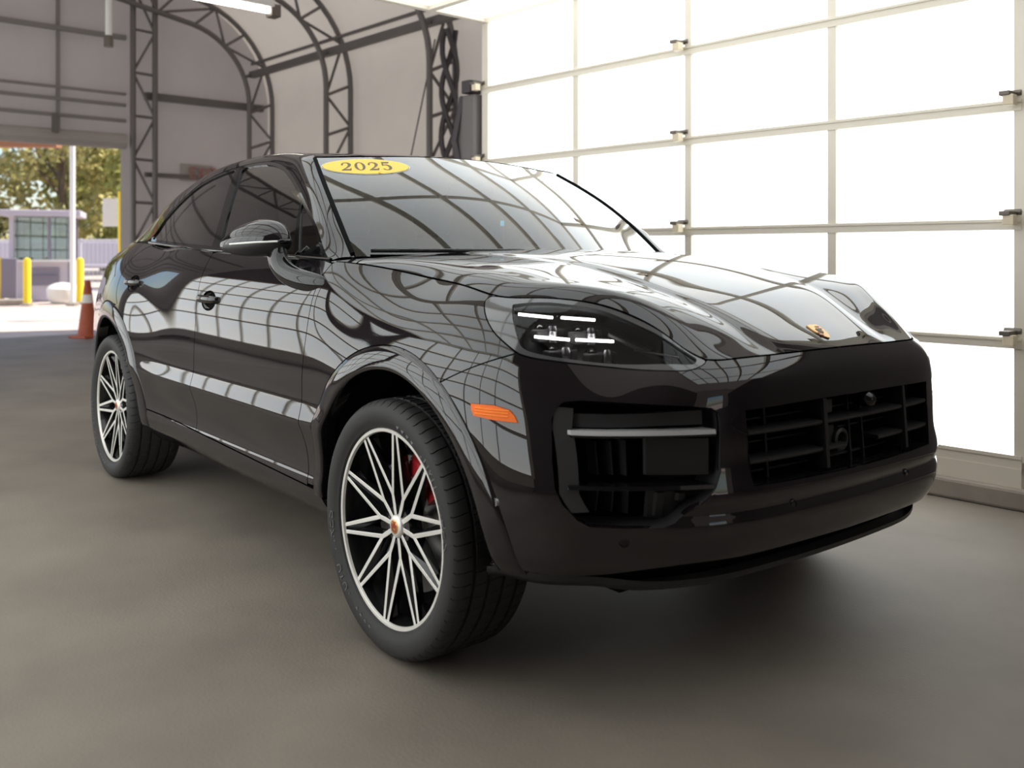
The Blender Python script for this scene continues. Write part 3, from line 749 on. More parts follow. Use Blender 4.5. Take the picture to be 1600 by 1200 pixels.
# ------------------------------------------------------------------ headlights
HLI = [(16.56,13.49),(16.63,13.66),(17.21,13.78),(17.79,13.80),(18.54,13.83),(19.54,13.80),(20.59,13.82),(21.45,13.80),(21.55,13.55),(21.24,13.02),(19.96,12.45),(18.42,12.03),(17.61,11.83),(17.22,11.90),(16.97,12.38)]
hl_in = cr(HLI, 4, closed=True)
def headlight(sg):
    fl_ = (lambda d: d) if sg > 0 else mirrored
    o = put('headlight', fl_(surf_mesh(BODY, uv_inset(hl, .0025), [hl_in], step=.012, flange=.02)), 'bezel', car)
    o['label'] = 'four-point LED headlight with slim white bars'
    put('lens', fl_(surf_mesh(BODY, uv_inset(hl_in, -.001), step=.014, flange=0, off=-.006)), 'lens', o)
    put('housing', fl_(surf_mesh(BODY, uv_inset(hl_in, -.004), step=.03, flange=0, off=-.085)), 'satin_black', o)
    # side wall of the housing
    uv = uv_inset(hl_in, -.002); a = BODY(uv[:, 0], uv[:, 1]); nn = BODY.normal(uv[:, 0], uv[:, 1])
    if (nn*[1, -.5, .2]).sum() < 0: nn = -nn
    b = a-nn*.087; a = a-nn*.004; n = len(a)
    V = np.vstack([a, b])*[1, sg, 1]
    mesh_obj('housing_wall', V, [(i, (i+1) % n, n+(i+1) % n, n+i) for i in range(n)], 'satin_black', o, smooth=60)
    def at(p, d):
        q = BODY.inv([(p[1], p[2])], (1, 2), 15.8)[0]; x0 = BODY([q[0]], [q[1]])[0]; k = BODY.normal([q[0]], [q[1]])[0]
        if k @ np.array([1, -.5, .2]) < 0: k = -k
        r = x0-k*d; return np.array([r[0], r[1]*sg, r[2]])
    bars = [((-.819,1.055),(-.767,1.047)), ((-.751,1.047),(-.685,1.040)), ((-.827,.997),(-.763,.990)), ((-.750,.990),(-.670,.985))]
    for (y0, z0), (y1, z1) in bars:
        A = at((0, y0, z0), .014); Bq = at((0, y1, z1), .014)
        MB().tube([A+(Bq-A)*t for t in np.linspace(0, 1, 6)], .0036, 8).build('led_bar', ['led'], o, smooth=60)
        hb = MB()      # shelf behind the bar
        hb.bar(A+np.array([-.050, .030*sg, .002]), Bq+np.array([-.050, .030*sg, .002]), .06, .008); hb.build('led_shelf', ['gloss_black'], o, bevel=.002)
        for t in (.30, .72):
            c = at((0, y0+(y1-y0)*t, z0+(z1-z0)*t-.026), .034)
            m = MB().lathe([(.0, .016), (.010, .014), (.014, .006), (.015, 0), (.0165, 0), (.0165, -.03), (0, -.03)], 18)
            ob = m.build('projector', ['dark_chrome' if t > .5 else 'gloss_black'], o, smooth=50); ob.location = c; ob.rotation_euler = (0, math.radians(90), math.radians(-38*sg))
        c = at((0, y0+(y1-y0)*.52, z0+(z1-z0)*.5-.030), .050)
        MB().box((0, 0, 0), (.03, .10, .034)).build('module_block', ['grey_plastic'], o, bevel=.004).location = c
        o.children[-1].rotation_euler = (0, 0, math.radians(-40*sg))
    # inner blade leading to the tip
    A = at((0, -.63, .972), .03); Bq = at((0, -.555, .955), .02)
    MB().bar(A, Bq, .05, .004).build('trim_blade', ['dark_chrome'], o, bevel=.001)
    A = at((0, -.66, 1.02), .05); Bq = at((0, -.58, .95), .04)
    MB().bar(A, Bq, .03, .012).build('trim_fin', ['grey_plastic'], o, bevel=.003)
for sg in (1, -1): headlight(sg)

# amber side markers
def marker(sg):
    q = uvs(inset(densify(MARK, .01), .001)); d = surf_mesh(BODY, q, step=.008, flange=.006, off=.003)
    o = put('side_marker', d if sg > 0 else mirrored(d), 'amber', car); o['label'] = 'amber side marker lamp'
    for z0 in (.789, .797, .804):
        pts = []
        for a in np.linspace(.445, .545, 10):
            k = uvs([(a, z0)])[0]; p = BODY([k[0]], [k[1]])[0]; pts.append((p[0], (p[1]-.0035)*sg, p[2]))
        MB().tube(pts, .0022, 5).build('reflector_bar', ['amber_light'], o)
for sg in (1, -1): marker(sg)

# ------------------------------------------------------------------ bumper openings
def face(y, z, d=0.):
    """point on the bumper skin at (y, z), moved d inwards along the normal (y < 0 side)"""
    q = BODY.inv([(-abs(y), z)], (1, 2), 16.2)[0]; p = BODY([q[0]], [q[1]])[0]; n = BODY.normal([q[0]], [q[1]])[0]
    if n[0] < 0: n = -n
    r = p-n*d; return np.array([r[0], r[1]*(1 if y <= 0 else -1), r[2]])
def ribbon(pts_top, pts_bot, depth, name, mat, parent, dirv=(-1, 0, 0)):
    a = np.array(pts_top); b = np.array(pts_bot); n = len(a); d = np.array(dirv)*depth
    V = np.vstack([a, b, b+d, a+d]); F = []
    for r in range(4):
        for i in range(n-1): F.append((r*n+i, r*n+i+1, ((r+1) % 4)*n+i+1, ((r+1) % 4)*n+i))
    F += [(0, n, 2*n, 3*n), (n-1, 4*n-1, 3*n-1, 2*n-1)]
    return mesh_obj(name, V, F, mat, parent, smooth=35)
def intake(sg):
    L = densify(INT, .02); a = np.array([face(*p) for p in L]); n = len(a)
    inn = a+np.array([-.105, .045, 0]); inn[:, 1] = np.minimum(inn[:, 1], -.40)
    mid = a+(inn-a)*.25
    V = np.vstack([a+[-.002, 0, 0], mid, inn])*[1, sg, 1]
    F = [(k*n+i, k*n+(i+1) % n, (k+1)*n+(i+1) % n, (k+1)*n+i) for k in range(2) for i in range(n)]
    o = mesh_obj('side_intake', V, F, 'grey_plastic', car, smooth=40); o['label'] = 'side air intake with light blade and louvres'
    mesh_obj('intake_back', np.array(inn)*[1, sg, 1], [tuple(range(n))], 'void', o)
    S_ = lambda y, z, d: face(y, z, d)*np.array([1, sg, 1])
    zz_ = np.linspace(.822, .560, 12); ed = lambda z: -.862+.012*max(0, (z-.78)/.04)+.020*max(0, (.60-z)/.04)
    bz0 = [S_(ed(z), z, .004) for z in zz_]; bz1 = [S_(ed(z)+.030, z, .016) for z in zz_]
    mesh_obj('intake_bezel', bz0+bz1, [(i, i+1, 13+i, 12+i) if sg > 0 else (12+i, 13+i, i+1, i) for i in range(11)], 'grey_plastic', o, smooth=60)
    ys = np.linspace(-.835, -.535, 14)
    # upper filler panel, lamp blade, lower bar
    ribbon([S_(y, .812, .030) for y in ys[:-1]], [S_(y, .776, .030) for y in ys[:-1]], .02, 'upper_panel', 'satin_black', o)
    ribbon([S_(y, .765, .006) for y in ys], [S_(y, .754, .004) for y in ys], .05, 'lamp_blade', 'blade', o)
    ribbon([S_(y, .7535, .008) for y in ys], [S_(y, .748, .010) for y in ys], .05, 'blade_underside', 'gloss_black', o)
    yb = np.linspace(-.848, -.545, 14)
    ribbon([S_(y, .629, .006) for y in yb], [S_(y, .619, .004) for y in yb], .06, 'lower_bar', 'gloss_black', o)
    for y in (-.795, -.762, -.730):
        for z0, z1 in ((.738, .645), (.610, .535)):
            ribbon([S_(y, z0, .080), S_(y-.003, z0, .080)], [S_(y, z1, .080), S_(y-.003, z1, .080)], .035, 'louvre', 'satin_black', o)
    # duct plate curving to the pillar
    yy = np.linspace(-.69, -.55, 8)
    ribbon([S_(y, .742, .05-.035*k/7) for k, y in enumerate(yy)], [S_(y, .652, .055-.03*k/7) for k, y in enumerate(yy)], .01, 'duct_plate', 'satin_black', o)
    ribbon([S_(y, .612, .055-.02*k/7) for k, y in enumerate(yy)], [S_(y, .545+.045*max(0, k-3)/4, .06) for k, y in enumerate(yy)], .01, 'lower_plate', 'satin_black', o)
    ribbon([S_(y, .608, .045) for y in (-.672, -.655)], [S_(y, .55, .05) for y in (-.672, -.655)], .012, 'rib', 'satin_black', o)
    ribbon([S_(y, .608, .035) for y in (-.625, -.61)], [S_(y, .57, .04) for y in (-.625, -.61)], .012, 'rib', 'satin_black', o)
for sg in (1, -1): intake(sg)

def grille():
    ys = np.linspace(-.455, .455, 41)
    zt = lambda y: .812-.006*(abs(y)/.45)**2; zb = lambda y: .611+.006*(abs(y)/.45)**2
    # throat walls and dark back
    loop = [(y, zt(y)) for y in ys]+[(y, zb(y)) for y in ys[::-1]*.965]
    a = np.array([face(*p) for p in loop]); n = len(a); b = a+np.array([-.11, 0, 0])
    o = mesh_obj('front_grille', np.vstack([a+[-.001, 0, 0], b]), [(i, (i+1) % n, n+(i+1) % n, n+i) for i in range(n)], 'gloss_black', car, smooth=40)
    o['label'] = 'wide black front grille with two slats'
    mesh_obj('grille_back', b, [(i, i+1, n-2-i, n-1-i) for i in range(len(ys)-1)], 'void', o)
    R = lambda y, z, d: face(y, z, d)
    def slat(y0, y1, z, d=.004, th=.011, dep=.055, k=14):
        yy = np.linspace(y0, y1, k)
        ribbon([R(y, z+th/2, d) for y in yy], [R(y, z-th/2, d+.002) for y in yy], dep, 'slat', 'satin_black', o)
        ribbon([R(y, z+.0012, d-.0012) for y in yy], [R(y, z-.0012, d-.0012) for y in yy], .004, 'slat_edge', 'grey_plastic', o)
    slat(-.440, -.145, .748); slat(-.128, .275, .748, k=20); slat(.292, .445, .748)
    slat(-.436, -.145, .674); slat(-.128, -.035, .674, k=6); slat(.13, .275, .674, k=8); slat(.292, .441, .674)
    for z in (.775, .711, .644):
        yy = np.linspace(-.44, .44, 30); ribbon([R(y, z+.002, .06) for y in yy], [R(y, z-.002, .06) for y in yy], .02, 'thin_slat', 'satin_black', o)
    for y in (-.136, .284):
        ribbon([R(y-.007, zt(y), .0), R(y+.007, zt(y), .0)], [R(y-.007, zb(y)+.012, .0), R(y+.007, zb(y)+.012, .0)], .075, 'vane', 'satin_black', o)
    for y in (-.325, -.40, .055, .125, .36, .43):
        ribbon([R(y-.004, zt(y), .055), R(y+.004, zt(y), .055)], [R(y-.004, zb(y), .055), R(y+.004, zb(y), .055)], .02, 'upright', 'satin_black', o)
    # parking camera under the upper edge and round sensor
    c = R(.085, .790, .012); m = MB().lathe([(0, .028), (.012, .026), (.020, .016), (.024, 0), (.026, -.03), (0, -.03)], 20)
    ob = m.build('parking_camera', ['gloss_black'], o, smooth=50); ob.location = c; ob.rotation_euler = (0, math.radians(100), 0)
    c = R(-.035, .686, .03); m = MB().lathe([(.022, .012), (.027, .014), (.033, .010), (.035, -.02), (.020, -.02), (.018, 0), (.022, .012)], 24)
    ob = m.build('sensor_ring', ['satin_black'], o, smooth=50); ob.location = c; ob.rotation_euler = (0, math.radians(90), 0)
    MB().box(R(-.075, .70, .045), (.03, .04, .06)).build('sensor_bracket', ['grey_plastic'], o, bevel=.004)
    MB().box(R(-.09, .785, .04), (.03, .05, .04)).build('sensor_bracket', ['grey_plastic'], o, bevel=.004)
grille()

# lower lip, dark slot behind it and underbody
def lip():
    uu = np.linspace(16.72, UM, 60)
    rows = []
    for v, d in ((1.05, .004), (.85, -.004), (.5, -.002), (0., .004), (-.0, .06)):
        vv = np.full(60, max(v, 0)) if v < .8 else np.where(uu > 19.5, v-.3*np.clip((uu-19.5)/2, 0, 1), v); p = BODY(uu, vv); nn = BODY.normal(uu, vv)
        nn = np.where((nn*[1, -.6, -.1]).sum(1, keepdims=True) < 0, -nn, nn)
        p = p-nn*d; 
        if v == -.0 and d > .05: p[:, 2] += .012
        rows.append(p)
    X = np.array(rows); m = 60
    V = X.reshape(-1, 3); F = [(j*m+i, j*m+i+1, (j+1)*m+i+1, (j+1)*m+i) for j in range(4) for i in range(m-1)]
    V2 = V*[1, -1, 1]
    mesh_obj('front_lip', np.vstack([V, V2]), F+[tuple(len(V)+k for k in f[::-1]) for f in F], 'satin_black', car, smooth=50)
    uu = np.linspace(19.5, UM, 40); a = BODY(uu, np.full(40, 3.0)); b = BODY(uu, np.full(40, .3)); a[:, 0] -= .05; b[:, 0] -= .05
    V = np.vstack([a, b]); F = [(i, i+1, 41+i, 40+i) for i in range(39)]
    mesh_obj('lower_slot', np.vstack([V, V*[1, -1, 1]]), F+[tuple(80+k for k in f[::-1]) for f in F], 'void', car)
    mb = MB().box((-1.45, 0, .33), (4.2, 1.25, .06)).box((-1.45, 0, .36), (1.9, 1.70, .06)).box((.52, 0, .355), (.40, 1.25, .05))
    mb.build('underbody', ['void'], car)
lip()

# parking sensors
for y, z in ((-.739, .489), (-.285, .544), (.285, .544), (.739, .489)):
    q = face(y, z, -.0005); m = MB().lathe([(.0, .001), (.0085, .001), (.0095, -.002), (.0115, -.002), (.012, .0015), (.0135, .0), (.0135, -.006)], 24)
    ob = m.build('parking_sensor', ['gloss_black'], car, smooth=50); ob.location = q; ob.rotation_euler = (0, math.radians(90), math.radians(-45 if y < -.5 else (45 if y > .5 else -8*np.sign(-y))))
for sg in (1, -1):
    k = uvs([(.395+.12, .567)])[0]; p = BODY([k[0]], [k[1]])[0]
    ob = MB().lathe([(.0, .002), (.011, .002), (.013, -.004)], 20).build('parking_sensor', ['dark_chrome'], car, smooth=50)
    ob.location = (p[0], p[1]*sg, p[2]); ob.rotation_euler = (math.radians(90*sg), 0, 0)

# ------------------------------------------------------------------ door mirrors
def mirror(sg):
    # shell: superelliptic loft along y from the stalk side outwards
    secs = [(-.905, .030, .040, .026, -.805, 1.250), (-.915, .070, .064, .040, -.818, 1.252), (-.938, .096, .080, .052, -.836, 1.253), (-.970, .108, .086, .058, -.856, 1.253),
            (-1.006, .110, .081, .058, -.878, 1.251), (-1.040, .104, .069, .053, -.902, 1.249), (-1.069, .086, .049, .042, -.928, 1.246), (-1.088, .054, .026, .025, -.954, 1.243), (-1.096, .016, .009, .010, -.974, 1.241)]
    n = 32; V = []
    for y, ax, up, dn, cx, cz in secs:
        for i in range(n):
            a = 2*PI*i/n; c, s = math.cos(a), math.sin(a)
            ex = c
            xx = cx+ax*ex*(1 if c > 0 else .55); zz = cz+(up if s > 0 else dn*.95)*s*(1 if s > 0 else 1)
            V.append((xx, y*sg, zz))
    F = []; FM = []
    for j in range(len(secs)-1):
        for i in range(n):
            F.append((j*n+i, j*n+(i+1) % n, (j+1)*n+(i+1) % n, (j+1)*n+i)); FM.append(0 if i < n//2 else 1)
    F += [tuple(range(n)), tuple((len(secs)-1)*n+i for i in range(n))]; FM += [1, 0]
    if sg < 0: F = [f[::-1] for f in F]
    V = [(v[0], v[1], v[2]) for v in V]
    o = mesh_obj('door_mirror', V, F, ['paint', 'satin_black'], car, smooth=55, fmat=FM)
    sub = o.modifiers.new('s', 'SUBSURF'); sub.levels = 2; sub.render_levels = 2
    # bright line between cap and base, repeater lamp
    pts = []
    for y, ax, up, dn, cx, cz in secs[1:-1]: pts.append((cx+ax*.985, y*sg, cz+.001))
    MB().tube(cr(pts, 3), .0035, 6).build('signal_strip', ['sticker_white'], o, smooth=60)
    MB().tube(cr(pts[:3], 3), [.004]+[.010]*5+[.004], 8).build('signal_lens', ['gloss_black'], o, smooth=60)
    # stalk and foot on the door skin
    st = [((-.800, -.950, 1.215), .052, .034), ((-.785, -.952, 1.183), .048, .034), ((-.750, -.950, 1.150), .044, .034), ((-.680, -.943, 1.125), .042, .032), ((-.59, -.932, 1.112), .038, .026), ((-.52, -.918, 1.108), .032, .020), ((-.475, -.910, 1.108), .016, .010)]
    V = []; n = 16
    for k, (c, rv, ry) in enumerate(st):
        d = np.array(st[min(k+1, 6)][0])-np.array(st[max(k-1, 0)][0]); d /= np.linalg.norm(d)
        e = np.array([0, -1., 0]); e -= d*(e@d); e /= np.linalg.norm(e); w = np.cross(d, e)
        for i in range(n):
            a = 2*PI*i/n; p = np.array(c)+e*math.cos(a)*ry+w*math.sin(a)*rv; V.append((p[0], p[1]*sg, p[2]))
    F = [(j*n+i, j*n+(i+1) % n, (j+1)*n+(i+1) % n, (j+1)*n+i) for j in range(6) for i in range(n)]+[tuple(range(n)), tuple(6*n+i for i in range(n))]
    if sg > 0: F = [f[::-1] for f in F]
    s2 = mesh_obj('mirror_stalk', V, F, 'gloss_black', o, smooth=60)
    sub = s2.modifiers.new('s', 'SUBSURF'); sub.levels = 1; sub.render_levels = 2
    MB().box((-.906, -.98*sg, 1.262), (.006, .12, .08)).build('mirror_glass', ['chrome'], o, bevel=.002)
for sg in (1, -1): mirror(sg)
# ------------------------------------------------------------------ wheels (outward is local -y)
def tyre_mesh():
    W = .140; R = .386
    prof = [(.2955, -.110, 0), (.2985, -.119, 0), (.3035, -.1265, 0), (.312, -.130, 0), (.318, -.1345, 0), (.330, -.139, 0), (.345, -.1405, 0), (.357, -.139, 0), (.366, -.1355, 0),
            (.3735, -.129, 1), (.3790, -.121, 1), (.3825, -.112, 1), (.3845, -.096, 1), (.3850, -.084, 1), (.3765, -.082, 0), (.3765, -.073, 0), (.3855, -.071, 2), (.386, -.045, 2), (.386, -.033, 2), (.3775, -.031, 0), (.3775, -.022, 0), (.386, -.020, 2), (.386, .020, 2)]
    mir = [(r, -w, k) for r, w, k in prof[::-1]][1:]
    prof = prof+mir; m = len(prof); NP = 62; sub = [0, .09, .12, .55, .58]
    V = []; A = []
    for p in range(NP):
        for s_ in sub: A.append((p+s_, 1 if s_ in (.09,) else (2 if s_ == .55 else 0)))
    cut = {'shoulder': .0055, 'rib': .0035}
    for a, k in A:
        th = 2*PI*a/NP
        for r, w, z in prof:
            rr = r
            if z == 1 and k == 1: rr -= .0060
            if z == 2 and k in (1, 2): rr -= .0030
            t2 = th+(.035*(w/.14) if z == 2 else (.018*(abs(w)-.10)/.04*np.sign(w) if z == 1 else 0))
            V.append((rr*math.cos(t2), w, rr*math.sin(t2)))
    n = len(A)
    F = [(i*m+j, i*m+j+1, ((i+1) % n)*m+j+1, ((i+1) % n)*m+j) for i in range(n) for j in range(m-1)]
    return V, F
def spoke_poly(k, n=10):
    """outline of one Y spoke in polar (r, angle) -> planar coordinates; stem along angle 0"""
    h = math.radians(180/n)
    def pt(r, t): return np.array([r*math.cos(t), r*math.sin(t)])
    node = .098; tip = .289; ga = math.radians(2.05)
    a1 = h-ga                                   # arm tip angle
    def offs(a, b, w0, w1):
        d = (b-a)/np.linalg.norm(b-a); nrm = np.array([-d[1], d[0]]); return a+nrm*w0, b+nrm*w1, a-nrm*w0, b-nrm*w1
    P0 = pt(.036, 0); P1 = pt(node, 0); T = pt(tip, a1)
    oL0, oL1, iL0, iL1 = offs(P1, T, .0058, .0058)
    crotch = np.array([node+.0145, 0])
    up = [pt(.036, .19)*[1, 1], np.array([.066, .0075]), np.array([node-.003, .0068]), oL1, iL1]
    lo = [np.array([p[0], -p[1]]) for p in up[::-1]]
    return [tuple(p) for p in up]+[tuple(crotch)]+[tuple(p) for p in lo]
def wz(r): return -(.090+.024*min(1, max(0, (r-.05)/.24))**1.6)      # face depth along local y
def build_wheel(name, loc, flip, rear=False, phase=0.):
    w = MB()
    w.lathe([(.2845, -.104), (.2865, -.1185), (.288, -.1205), (.2965, -.1215), (.299, -.119), (.300, -.112), (.298, -.108), (.289, -.108)], 96, 'y', mi=1)
    w.lathe([(.2855, -.112), (.284, -.104), (.276, -.070), (.268, -.02), (.262, .06), (.280, .115), (.286, .118)], 96, 'y', mi=0)
    o = w.build(name, ['wheel_black', 'alloy'], car, smooth=45)
    o.location = loc; o.rotation_euler = (0, 0, PI if flip else 0)
    return o
tv, tf = tyre_mesh()
tyre_me = None; spoke_me = None
wheels = []
def sub_copy(src, parent, rot=None):
    c = src.copy(); COL.objects.link(c); c.parent = parent
    if rot is not None: c.rotation_euler = rot
    return c
first = {}
for wi, (x, y, flip) in enumerate(((0, -.833, False), (-2.895, -.833, False), (0, .833, True), (-2.895, .833, True))):
    o = build_wheel('wheel', (x, y, .3845), flip)
    o['label'] = ['front right alloy wheel with machined Y spokes', 'rear right alloy wheel with machined Y spokes', 'front left alloy wheel', 'rear left alloy wheel'][wi]
    ph = math.radians(5 if wi == 0 else 9)
    if not first:
        first['tyre'] = mesh_obj('tyre', tv, tf, 'rubber', o, smooth=28)
        poly = spoke_poly(0); mb = MB(); n = len(poly); b = 0
        P3 = lambda p, d, s=1.: (p[0], wz(math.hypot(*p))+d, p[1]*s)
        top = [P3(p, 0) for p in poly]; bot = [P3((p[0], p[1]*1.25+(.004 if p[1] > 0 else -.004)), .034) for p in poly]
        ch = [P3(p, 0) for p in poly]
        ins = inset(poly, .0012); top_i = [P3(p, -.0004) for p in ins]
        mb.v = top_i+top+bot
        # machined face as two triangulated fans of quads across the Y
        half = n//2
        quads = []
        idx = list(range(n))
        # face polygons: stem (0,1,2 / mirrored) and the two arms
        mb.f = [(0, 1, n-2, n-1), (1, 2, 5, n-3, n-2)] + [(2, 3, 4, 5), (5, n-5, n-4, n-3)]
        mb.m = [1]*4
        for i in range(n):
            j = (i+1) % n
            mb.f.append((n+i, n+j, j, i)); mb.m.append(1)
            mb.f.append((2*n+i, 2*n+j, n+j, n+i)); mb.m.append(0)
        mb.f = [f[::-1] for f in mb.f]
        first['spoke'] = mb.build('spoke', ['wheel_black', 'alloy'], o)
        first['spoke'].rotation_euler = (0, ph, 0)
        for k in range(1, 10): sub_copy(first['spoke'], o, (0, ph+2*PI*k/10, 0))
        lets = []      # raised sidewall lettering and slanted bars
        GL = {'T': [((.5,0),(.5,1)),((0,1),(1,1))], 'O': [((0,.15),(0,.85)),((0,.85),(.2,1)),((.2,1),(.8,1)),((.8,1),(1,.85)),((1,.85),(1,.15)),((1,.15),(.8,0)),((.8,0),(.2,0)),((.2,0),(0,.15))], 'Y': [((0,1),(.5,.5)),((1,1),(.5,.5)),((.5,.5),(.5,0))],
              'I': [((.5,0),(.5,1))], 'R': [((0,0),(0,1)),((0,1),(.9,1)),((.9,1),(1,.75)),((1,.75),(.9,.5)),((.9,.5),(0,.5)),((.4,.5),(1,0))], 'E': [((0,0),(0,1)),((0,1),(1,1)),((0,.5),(.8,.5)),((0,0),(1,0))], 'S': [((1,.85),(.8,1)),((.8,1),(.1,1)),((.1,1),(0,.75)),((0,.75),(1,.3)),((1,.3),(.9,0)),((.9,0),(.1,0)),((.1,0),(0,.15))]}
        def sp(a, f): r = .323+.024*f; return (r*math.cos(a), -.1378-.0030*math.sin(PI*min(1, max(0, f))), r*math.sin(a))
        for start in (math.radians(52), math.radians(232)):
            a0 = start
            for ch in 'TOYO TIRES':
                wd = math.radians(3.6 if ch != 'I' else 1.6)
                if ch != ' ':
                    tx = MB()
                    for (x0, y0), (x1, y1) in GL[ch]: tx.bar(sp(a0-wd*x0, y0), sp(a0-wd*x1, y1), .0036, .0025, up=(0, -1, 0))
                    lets.append(tx.build('sidewall_letter', ['tyre_print'], o))
                a0 -= wd+math.radians(1.7)
            for k in range(4): lets.append(MB().bar(sp(start+math.radians(9+5*k), .0), sp(start+math.radians(6.5+5*k), 1.), .010, .0022, up=(0, -1, 0)).build('sidewall_stripe', ['tyre_print'], o))
        hub = MB().lathe([(0, -.083), (.052, -.085), (.062, -.084), (.066, -.074), (.070, -.05), (.07, 0), (0, 0)], 40, 'y', mi=0)
        first['hub'] = hub.build('hub', ['wheel_black'], o, smooth=40)
        cap = MB().lathe([(0, -.0995), (.024, -.099), (.031, -.096), (.034, -.092), (.036, -.084)], 40, 'y', mi=0)
        cap.lathe([(0, -.1005), (.020, -.1002), (.0225, -.0985)], 36, 'y', mi=1)
        first['cap'] = cap.build('center_cap', ['alloy', 'gold'], o, smooth=50)
        cs = MB().box((0, -.1008, .004), (.012, .001, .016))
        for k in (-1, 1): cs.box((k*.011, -.1006, -.003), (.003, .001, .018)).box((0, -.1006, -.013+(k > 0)*.028), (.020, .001, .003))
        first['capmark'] = cs.build('cap_crest', ['crest_red'], o)
        nuts = MB()
        for k in range(5):
            a = 2*PI*k/5+.6; nuts.lathe([(.0, -.074), (.008, -.074), (.010, -.07), (.010, -.05)], 6, 'y', c=(.052*math.cos(a), -.014, .052*math.sin(a)))
        first['nuts'] = nuts.build('wheel_bolts', ['dark_chrome'], o)
        disc = MB().lathe([(.075, -.030), (.205, -.030), (.205, .0), (.075, .0)], 64, 'y', closed=True).lathe([(.0, -.045), (.078, -.045), (.080, -.03), (.08, 0)], 32, 'y')
        first['disc'] = disc.build('brake_disc', ['disc'], o, smooth=40)
        cal = MB(); A = np.linspace(math.radians(34), math.radians(84), 12)
        sec = [(.150, -.056), (.165, -.062), (.205, -.060), (.220, -.045), (.220, .03), (.150, .03)]
        for a in A:
            for r, d in sec: cal.v.append((r*math.cos(a), d, r*math.sin(a)))
        for i in range(11):
            for j in range(6): cal.f.append((i*6+j, i*6+(j+1) % 6, (i+1)*6+(j+1) % 6, (i+1)*6+j)); cal.m.append(0)
        cal.f += [tuple(range(6)), tuple(66+j for j in range(6))]; cal.m += [0, 0]
        first['cal'] = cal.build('brake_caliper', ['red'], o, smooth=30, bevel=.004)
        back = MB().lathe([(.0, .02), (.26, .02), (.26, .03), (0, .03)], 40, 'y'); first['back'] = back.build('dust_shield', ['void'], o)
    else:
        for q in lets: sub_copy(q, o)
        for k in ('tyre', 'hub', 'cap', 'capmark', 'nuts', 'disc', 'cal', 'back'): sub_copy(first[k], o)
        for k in range(10): sub_copy(first['spoke'], o, (0, ph+2*PI*k/10, 0))
    wheels.append(o)
for o in wheels:
    for c in o.children:
        if c.name.startswith('brake_caliper') and o.location.x < -1: c.rotation_euler = (0, math.radians(-70), 0)

# ------------------------------------------------------------------ wipers, cowl, interior
d_ = [WIND([c], [.10-.012*c])[0] for c in np.linspace(.3, 3.6, 12)]
wp = [p+np.array([.008, 0, .012]) for p in d_]
MB().tube(cr(wp, 3), .0075, 6).build('wiper', ['satin_black'], car, smooth=60)
wp = [WIND([c], [.05])[0]*[1, -1, 1]+np.array([.02, 0, .004]) for c in np.linspace(.3, 4.6, 12)]
MB().tube(cr(wp, 3), .009, 6).build('wiper', ['satin_black'], car, smooth=60)
cb = [WIND([c], [.0])[0] for c in np.linspace(0, 5, 16)]
V = [p+np.array([.16, 0, -.05]) for p in cb]+[p+np.array([-.05, 0, -.02]) for p in cb]; V = np.array(V)
F = [(i, i+1, 17+i, 16+i) for i in range(15)]
mesh_obj('cowl', np.vstack([V, V*[1, -1, 1]]), F+[tuple(32+k for k in f[::-1]) for f in F], 'void', car, smooth=60)
# dashboard
ds = [(-.20, 1.12), (-.30, 1.165), (-.55, 1.185), (-.75, 1.17), (-.82, 1.12), (-.84, 1.00), (-.75, .80)]
ys = np.linspace(-.80, .80, 21); V = []
for y in ys:
    for a, z in ds: V.append((a-.26*(abs(y)/.8)**2*(1 if a > -.5 else .3), y, z-.02*(abs(y)/.8)**3+(.035*math.exp(-((y-.38)/.17)**2) if -.8 < a < -.5 else 0)))
m = len(ds); F = [(i*m+j, i*m+j+1, (i+1)*m+j+1, (i+1)*m+j) for i in range(20) for j in range(m-1)]
dash = mesh_obj('dashboard', V, F, 'cabin', car, smooth=50)
MB().box((-.80, .0, 1.10), (.02, .30, .11)).build('center_screen', ['gloss_black'], dash, bevel=.004)
MB().box((-.82, .38, 1.15), (.02, .30, .10)).build('cluster_screen', ['gloss_black'], dash, bevel=.004)
# steering wheel
sw = MB(); c0 = Vector((-1.0, .38, 1.06)); tl = math.radians(24)
def swp(a, r): return c0+Vector((math.sin(tl)*r*math.sin(a)*1.0, r*math.cos(a), math.cos(tl)*r*math.sin(a)))
sw.tube([swp(a, .185) for a in np.linspace(0, 2*PI, 37)], .016, 8, caps=False)
for a in (0, PI, -PI/2): sw.bar(swp(a, .03), swp(a, .18), .035, .02)
st_ = sw.build('steering_wheel', ['cabin'], car, smooth=50)
MB().lathe([(0, .03), (.06, .025), (.075, 0), (.06, -.03)], 24).build('airbag_cover', ['cabin'], st_, smooth=60).location = c0
st_.children[0].rotation_euler = (0, -PI/2+tl*0, 0)
